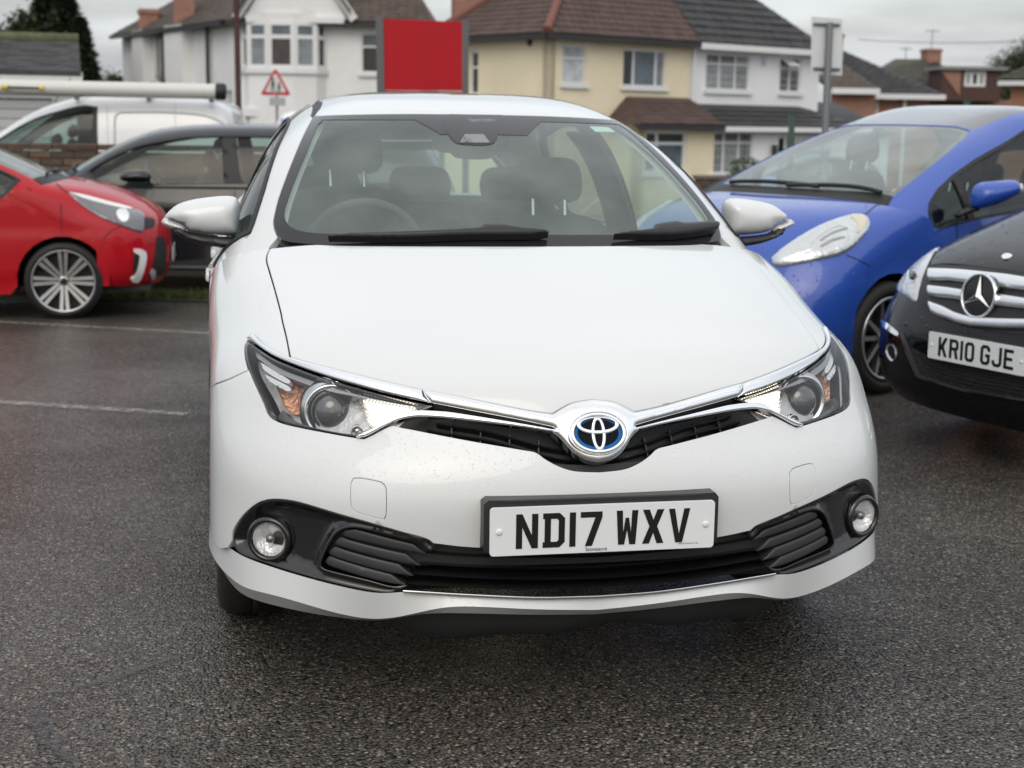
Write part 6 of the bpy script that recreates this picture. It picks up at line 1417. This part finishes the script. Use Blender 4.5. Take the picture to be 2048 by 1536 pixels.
def garage():
    R = root('garage', 'white garage with grey tiled roof and roller door, at the left edge behind the van', 'garage', (*wxy(-8.5, 24), gz(24)), None)
    d = 22.5; ph = math.radians(16.3); e_ = np.array(((156-1024)/CF*d, d)); F_ = Facade(tuple(e_-4.2*np.array((math.cos(ph), math.sin(ph)))), tuple(e_)); ez = F_.q(100, 164)[1]
    dr = pxrect(F_, -60, 196, 105, 262); W_ = mat('garage_white', (.66, .67, .67), .7, noise=(2, .05))
    F_.wall('front_wall', rect(0, F_.zb, F_.L, ez), W_, R, holes=[rect(dr[0], F_.zb+.05, dr[2], dr[3])])
    for k in range(14):
        z = dr[3]-.02-k*.14
        if z-.13 > F_.zb: b = MB(); F_.box(b, dr[0], dr[2], z-.132, z, -.10, -.06, bev=.012); b.build('door_slat', mat('roller_grey', (.50, .52, .52), .5), R)
    b = MB(); F_.box(b, -.2, F_.L+.12, ez-.02, ez+.14, .25, .29); b.build('fascia', W_, R)
    W3 = lambda a, o, z: F_.P(a, z, o)
    rz = F_.q(80, 82)[1]; rzz = 1.358+ (rz-1.358)*(d+3.2)/d
    tiled_roof('roof', [W3(-.2, .3, ez+.14), W3(F_.L+.1, .3, ez+.14), W3(F_.L+.1, -3.2, rzz), W3(-.2, -3.2, rzz)], mat('slate_tile', (.07, .066, .07), .7, noise=(3, .3)), R, tile=(.30, .25), proud=.03)
    pipe([W3(-.2, -3.2, rzz+.03), W3(F_.L+.1, -3.2, rzz+.03)], .10, 'ridge', mat('mossy_ridge', (.09, .10, .05), .9, noise=(5, .4)), R)
    E = Facade(tuple(e_), tuple(e_+6.4*np.array((-math.sin(ph), math.cos(ph))))); E.wall('end_wall', [(0, E.zb), (E.L, E.zb), (E.L, ez), (3.2, rzz), (0, ez)], W_, R, depth=.02)
    # fuel-style box under the eave
    b = MB(); r_ = pxrect(F_, 113, 203, 150, 225); F_.box(b, r_[0], r_[2], r_[1], r_[3], 0, .12); b.build('vent_box', mat('vent_grey', (.25, .24, .22), .6), R)
garage()

def conifer(label, base, h, rad, seed, col=(.024, .042, .015)):
    rng = np.random.default_rng(seed); R = root('conifer_tree', label, 'tree', tuple(base), 'conifers behind the garage'); b = np.array(base, float)
    MB().tube([b, b+(0, 0, h*.5), b+(0, 0, h*.96)], [.22, .12, .02], 8).build('trunk', mat('bark', (.07, .05, .035), .9), R)
    V = []; F = []; n = 16000
    for i in range(n):
        t = rng.uniform(.06, 1)**.8; lay = (t*26+rng.uniform(-.2, .2)) % 1; rr = rad*(1-t)**.8*(.55+.4*(1-lay)*rng.uniform(.5, 1.2)); a = rng.uniform(0, 2*math.pi); rr *= 1+.16*math.sin(3*a+t*9)+.12*math.sin(7*a+seed); rr = rr*rng.uniform(.55, 1)
        c = b+np.array((rr*math.cos(a), rr*math.sin(a), h*t-.10*rr)); sz = rng.uniform(.07, .17); d = np.array((math.cos(a), math.sin(a), rng.uniform(-.5, .35))); s_ = np.array((-math.sin(a), math.cos(a), rng.normal(0, .4))); k = len(V)
        V += [c-s_*sz*.4, c+d*sz*1.4, c+s_*sz*.4, c-d*sz*.3+(0, 0, sz*.2)]; F.append((k, k+1, k+2, k+3))
    mk('crown', V, F, mat('conifer_green_%d' % (seed % 2), col, .85, noise=(1.2, .6)), R, kind='stuff')
g50 = gz(50)
def tb(px, d): return (*wxy((px-1024)/CF*d, d), gz(d))
conifer('tall dark conifer with its top cut by the frame, behind the garage', tb(106, 50), 7.7, 2.0, 4)
conifer('slimmer dark conifer beside the tall one, its tip just inside the frame', tb(143, 48), 6.95, 1.9, 5)
conifer('broad low conifer at the right of the pair, over the garage end', tb(172, 47), 5.7, 1.5, 8)
def broadleaf(label, base, h, rad, seed, col, group, n=14000):
    rng = np.random.default_rng(seed); R = root('tree', label, 'tree', tuple(base), group); b = np.array(base, float)
    tk = MB().tube([b, b+(0, 0, h*.45), b+(.2, .1, h*.8)], [.20, .13, .04], 8)
    for k in range(5): a = rng.uniform(0, 6.28); tk.tube([b+(0, 0, h*.4), b+(rad*.5*math.cos(a), rad*.5*math.sin(a), h*.75)], [.08, .02], 6)
    tk.build('trunk', mat('bark', (.07, .05, .035), .9), R)
    V = []; F = []; cl = [(rng.uniform(-1, 1), rng.uniform(-1, 1), rng.uniform(-.6, 1)) for _ in range(16)]
    for i in range(n):
        q = np.array(cl[i % 16])*np.array((rad*.62, rad*.62, h*.27)); p = b+(0, 0, h*.66)+q+rng.normal(0, 1, 3)*np.array((rad, rad, h*.3))*.20; sz = rng.uniform(.05, .13); a = rng.normal(0, 1, (2, 3)); a /= np.linalg.norm(a, axis=1)[:, None]; k = len(V)
        V += [p-a[0]*sz, p+a[1]*sz*.7, p+a[0]*sz, p-a[1]*sz*.7]; F.append((k, k+1, k+2, k+3))
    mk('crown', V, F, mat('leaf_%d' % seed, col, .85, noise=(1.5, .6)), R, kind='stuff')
broadleaf('rounded green tree at the left edge above the garage roof', tb(4, 46), 5.7, 1.1, 11, (.028, .045, .014), 'trees behind the garage')
broadleaf('shorter leafy tree between the left-edge tree and the conifers', tb(46, 48), 5.6, .8, 12, (.03, .045, .015), 'trees behind the garage')
for k, px in enumerate((205, 232, 258)): broadleaf(['low distant tree right of the conifers', 'low distant tree between the conifers and the white house', 'low distant tree touching the white house wall'][k], tb(px, 75), 4.6+.3*(k % 2), 1.2, 20+k, (.03, .045, .02), 'distant low trees')
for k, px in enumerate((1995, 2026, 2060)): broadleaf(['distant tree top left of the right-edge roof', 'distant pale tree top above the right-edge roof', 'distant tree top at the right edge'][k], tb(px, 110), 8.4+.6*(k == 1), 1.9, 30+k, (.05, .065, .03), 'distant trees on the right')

def brick_houses():
    d = 60.; ra = lambda px, dd=d: (px-1024)/CF*dd
    R = root('house', 'red brick house with black hip roof, right of the sign post', 'house', (*wxy(ra(1730), 63), gz(63)), 'brick houses beyond')
    F1 = Facade((ra(1628), 58.5), (ra(1712), 58.5)); z1 = F1.q(1660, 176)[1]; F1.wall('wing_wall', rect(0, F1.zb, F1.L, z1), BR, R)
    F2 = Facade((ra(1708), d), (ra(1836), d)); z2 = F2.q(1770, 188)[1]
    h1 = window(F2, pxrect(F2, 1739, 193, 1758, 225), R, (), (.5,), ('dark', 'dark'), sill=False, fr=.09); h2 = window(F2, pxrect(F2, 1709, 206, 1724, 232), R, (), (), ('dark',), sill=False, fr=.08)
    F2.wall('front_wall', rect(0, F2.zb, F2.L, z2), BR, R, holes=[h1, h2])
    p = F2.q(1808, 210); pipe([F2.P(p[0], z2, .1), F2.P(p[0], F2.zb, .1)], .07, 'downpipe', WP, R)
    b = MB(); p = F2.q(1782, 196); F2.box(b, p[0]-.25, p[0]+.25, p[1]-.1, p[1]+.1, 0, .08); b.build('alarm_box', WP, R)
    q2 = F2.q; P3 = lambda px, py, o: F2.P(*q2(px, py), o) 
    ap = F2.P(q2(1700, 92)[0], q2(1700, 92)[1]+.25, -4)
    tiled_roof('roof', [F2.P(-.1, z2, .4), F2.P(F2.L+.5, z2, .4), ap, ap+F2.A*-.05], GT, R, tile=(.34, .32), proud=.05)
    b = MB(); F2.box(b, -.1, F2.L+.5, z2-.20, z2, .36, .46); b.build('gutter', WP, R)
    b = MB(); F1.box(b, -.1, F1.L+.05, z1-.22, z1, .36, .46); b.build('gutter', WP, R)
    tiled_roof('roof', [F1.P(-.1, z1, .4), F1.P(F1.L, z1, .4), ap+F2.A*-.6, ap+F2.A*-2.6], MT_, R, tile=(.34, .32))
    cc = F2.P(q2(1706, 88)[0], 0, -4.2); chimney(R, cc, .75, .75, ap[2]-.4, ap[2]+.45, 1)
    dv = F2.P(q2(1694, 118)[0], q2(1694, 118)[1], -2.5); b = MB().box(dv, (.6, .5, 1.1), bev=.05); b.build('roof_light', mat('roof_glass', (.45, .52, .52), .15), R)
    # house with the dormer
    d = 74.; R = root('house', 'brown tiled house with flat-roofed brick dormer and small white window', 'house', (*wxy(ra(1880, d), 78), gz(78)), 'brick houses beyond')
    F3 = Facade((ra(1835, d), d), (ra(2000, d), d)); z3 = F3.q(1900, 199)[1]; F3.wall('front_wall', rect(-1, F3.zb, F3.L+.5, z3), BR, R)
    W3 = lambda px, py, o: F3.P(F3.q(px, py)[0]*1., 1.358+(F3.q(px, py)[1]-1.358)*(d-o)/d, o)
    def Q(px, py, o):
        dd = d-o; return CLOC+(ray(px, py)/(ray(px, py)@FW3))*dd
    tiled_roof('roof', [Q(1790, 200, .4), Q(1998, 200, .4), Q(1866, 120, -4), Q(1795, 118, -4)], mat('brown_roof', (.05, .033, .03), .75, noise=(2, .4)), R, tile=(.34, .34))
    tiled_roof('roof', [Q(1752, 140, -1), Q(1815, 196, .2), Q(1866, 118, -4), Q(1790, 118, -4.2)], mat('olive_roof', (.05, .048, .035), .75, noise=(2, .4)), R, tile=(.34, .34))
    dm = MB(); Fd = Facade((ra(1884, d-1.5), d-1.5), (ra(2000, d-1.5), d-1.5)); r_ = pxrect(Fd, 1884, 140, 2002, 202); hw = window(Fd, pxrect(Fd, 1929, 143, 1972, 173), R, (.33, .67), (), ('grey', 'dark', 'grey'), sill=False, fr=.12)
    Fd.wall('dormer_front', rect(*r_), mat('brown_cladding', (.075, .038, .032), .8), R, holes=[hw], depth=2.5)
    Fb = Facade((ra(1880, d-1.55), d-1.55), (ra(1922, d-1.55), d-1.55)); rb = pxrect(Fb, 1880, 141, 1921, 192); Fb.wall('dormer_cheek', [(rb[0], rb[3]), (rb[2], rb[3]), (rb[2], rb[1]), (rb[0]+.4, rb[1]+.7)], BR, R, depth=.1)
    b = MB(); Fd.box(b, r_[0]-.2, r_[2]+.2, r_[3], r_[3]+.16, -2.5, .25); b.build('dormer_roof', mat('felt_grey', (.22, .22, .22), .7), R)
    cc = Q(1862, 112, -4); chimney(R, cc, .75, .8, cc[2]-1.2, cc[2]+.35, 2)
    ae = Q(1863, 100, -4); pipe([ae, ae+(0, 0, 1.0)], .02, 'aerial_mast', LEAD, R); pipe([ae+(0, 0, .95)-RT3*.35, ae+(0, 0, .95)+RT3*.35], .02, 'aerial', LEAD, R)
    ae = Q(1811, 118, -4); pipe([ae, ae+(0, 0, .6)], .02, 'aerial_mast', LEAD, R); pipe([ae+(0, 0, .5)-RT3*.3, ae+(0, 0, .5)+RT3*.3], .02, 'aerial', LEAD, R)
    # right-edge house
    d2 = 52.; R = root('house', 'orange brick house corner with pale eaves at the right edge', 'house', (*wxy(ra(2080, d2), 56), gz(56)), 'brick houses beyond')
    F4 = Facade((ra(1994, d2), d2), (ra(2180, d2), d2-3)); z4 = F4.q(2030, 168)[1]; F4.wall('front_wall', rect(0, F4.zb, F4.L, z4), BR2, R)
    b = MB(); F4.box(b, -.3, F4.L, z4-.06, z4+.16, -.1, .42); b.build('eaves', WP, R)
    e0 = F4.P(-.4, z4+.16, .45); e1 = F4.P(F4.L, z4+.16, .45); r0 = F4.P(2.2, z4+2.0, -3.4)
    tiled_roof('roof', [e0, e1, F4.P(F4.L, z4+2.0, -3.4), r0], mat('moss_dark', (.045, .045, .028), .8, noise=(2, .4)), R, tile=(.34, .32)); mk('roof_back', [F4.P(-.4, z4+.16, -7), e0, r0], [(0, 1, 2)], GT, R)
brick_houses()

# ================================================================== STREET FURNITURE
def furniture():
    # red sign between two dark posts
    d = 19.; R = root('red_sign', 'plain red sign panel between two dark grey posts, behind the white car roof', 'sign', tuple(np.array((*wxy((850-1024)/CF*d, d), gz(d)))))
    gm = mat('post_grey', (.055, .058, .065), .45)
    def pole_px(name, x0, y0, x1, y1, w, dd, mt, parent, rnd=False, zb=None):
        t = at(x0, y0, dd); b = at(x1, y1, dd); k = (b-t)/(b[2]-t[2]); b = t+k*((gz(dd) if zb is None else zb)-.02-t[2])
        if rnd: return MB().tube([t, b], w/2, 14).build(name, mt, parent)
        A = RT3*w/2; N_ = FW3*w/2; V = [t-A-N_, t+A-N_, t+A+N_, t-A+N_, b-A-N_, b+A-N_, b+A+N_, b-A+N_]
        return mk(name, V, [(3, 2, 1, 0), (4, 5, 6, 7), (0, 1, 5, 4), (1, 2, 6, 5), (2, 3, 7, 6), (3, 0, 4, 7)], mt, parent)
    pole_px('post', 759.5, 34, 762, 188, .095, d, gm, R); pole_px('post', 931, 41, 931, 190, .08, d, gm, R)
    V = [at(*q, dd) for dd in (d-.03, d+.03) for q in ((767, 37), (924, 44), (924.5, 182), (768.5, 181))]
    mk('sign_panel', V, [(3, 2, 1, 0), (4, 5, 6, 7), (0, 1, 5, 4), (1, 2, 6, 5), (2, 3, 7, 6), (3, 0, 4, 7)], mat('sign_red', (.36, .003, .010), .6, spec=.2, noise=(1, .06)), R)
    bm_ = MB(); p = at(846, 187, d); bm_.box(p, (1.0, .05, .05), M=np.stack([RT3, FW3, (0, 0, 1)], 1)); bm_.build('rail', gm, R)
    # telegraph pole
    d = 31.; R = root('telegraph_pole', 'dark brown wooden telegraph pole in front of the white house', 'pole', tuple(np.array((*wxy((478-1024)/CF*d, d), gz(d)))))
    pole_px('shaft', 470, -140, 478, 255, .125, d, mat('pole_brown', (.045, .014, .012), .7, noise=(5, .3)), R, True)
    MB().tube([at(470, -120, d)-RT3*.6, at(470, -120, d)+RT3*.6], .05, 6).build('crossarm', mat('pole_brown'), R)
    # warning triangle
    d = 31.5; R = root('warning_sign', 'red-bordered triangular warning sign showing two children, in front of the white house', 'road sign', tuple(np.array((*wxy((552-1024)/CF*d, d), gz(d)))))
    c = at(551, 168, d); S = plane_master(c, RT3, (0, 0, 1)); s_ = .30
    tri = lambda k, r=.06: [(x*k, y*k) for x, y in spline([(-.27, -.235), (.27, -.235), (.27, -.235), (.305, -.20), (.305, -.20), (.03, .29), (.03, .29), (-.03, .29), (-.03, .29), (-.305, -.20), (-.305, -.20), (-.27, -.235)], 1)]
    rd = mat('sign_border_red', (.50, .015, .02), .4); tp = panel('triangle_plate', S, tri(1.0), rd, R, off=.0, depth=.02, h=1)
    panel('triangle_face', S, tri(.72), mat('sign_white', (.62, .63, .64), .5), tp, off=.004, depth=.002, h=1)
    ink = mat('sign_black', (.01, .01, .01), .5)
    for ox, k, sg in ((-.055, 1.0, 1), (.075, .82, 1)):
        fig = [(-.02, .10), (.02, .10), (.025, .03), (.055, -.01), (.045, -.02), (.02, .0), (.02, -.05), (.045, -.13), (.025, -.13), (0, -.06), (-.03, -.13), (-.05, -.13), (-.02, -.05), (-.02, .0), (-.05, -.03), (-.055, -.015), (-.025, .03)]
        panel('child_figure', S, [((x*k+ox), y*k-.06*(k < 1)-.02) for x, y in fig], ink, tp, off=.007, depth=.002, h=1)
        panel('child_head', S, [(ox+.024*k*math.cos(t), .125*k-.02-.06*(k < 1)+.024*k*math.sin(t)) for t in np.linspace(0, 2*math.pi, 12, endpoint=False)], ink, tp, off=.007, depth=.002, h=1)
    bm_ = MB(); bm_.box(at(555, 203, d-.02), (.33, .02, .17), M=np.stack([RT3, FW3, (0, 0, 1)], 1)); bm_.build('sub_plate', mat('sub_plate_grey', (.38, .40, .40), .5), R)
    pole_px('post', 553, 150, 554, 230, .06, d+.05, mat('galvanised', (.22, .23, .23), .5), R, True)
    # back of a tall sign on a grey post
    d = 15.5; R = root('street_sign', 'back of a tall pale rectangular sign on a grey round post', 'road sign', tuple(np.array((*wxy((1648-1024)/CF*d, d), gz(d)))))
    gp = mat('post_galv', (.15, .16, .165), .45, .3); pole_px('post', 1659.5, 46, 1651, 250, .072, d, gp, R, True)
    V = [at(*q, dd) for dd in (d+.055, d+.06) for q in ((1623, 33), (1685, 38), (1684, 151), (1622, 147))]
    mk('sign_plate', V, [(3, 2, 1, 0), (4, 5, 6, 7), (0, 1, 5, 4), (1, 2, 6, 5), (2, 3, 7, 6), (3, 0, 4, 7)], mat('plate_back', (.52, .55, .56), .4, noise=(2, .08)), R)
    for y in (48, 137): MB().tube([at(1627, y-.5, d+.03), at(1680, y+1.5, d+.03)], .014, 8).build('bracket', gp, R)
    # green fence posts
    d = 14.
    for lab, x, y in (('dark green square fence post left of the blue car roof', 1583.5, 228), ('dark green fence post top just above the blue car roof', 1934, 203)):
        R = root('fence_post', lab, 'post', tuple(np.array((*wxy((x-1024)/CF*d, d), gz(d)))), 'green fence posts'); pole_px('shaft', x, y, x-1.5, y+60, .050, d, mat('post_green', (.006, .045, .028), .45), R)
        MB().box(at(x, y, d)+np.array((0, 0, .004)), (.056, .056, .012), M=np.stack([RT3, FW3, (0, 0, 1)], 1)).build('cap', mat('post_green'), R)
    # overhead wire
    a = at(1716, 79, 58); b = at(2300, 60, 48); P = [a+(b-a)*t-np.array((0, 0, .25*4*t*(1-t))) for t in np.linspace(0, 1, 24)]
    top(MB().tube(P, .013, 5).build('overhead_wire', LEAD), 'thin overhead cable crossing the sky from the brick chimney to the right', 'cable')
furniture()
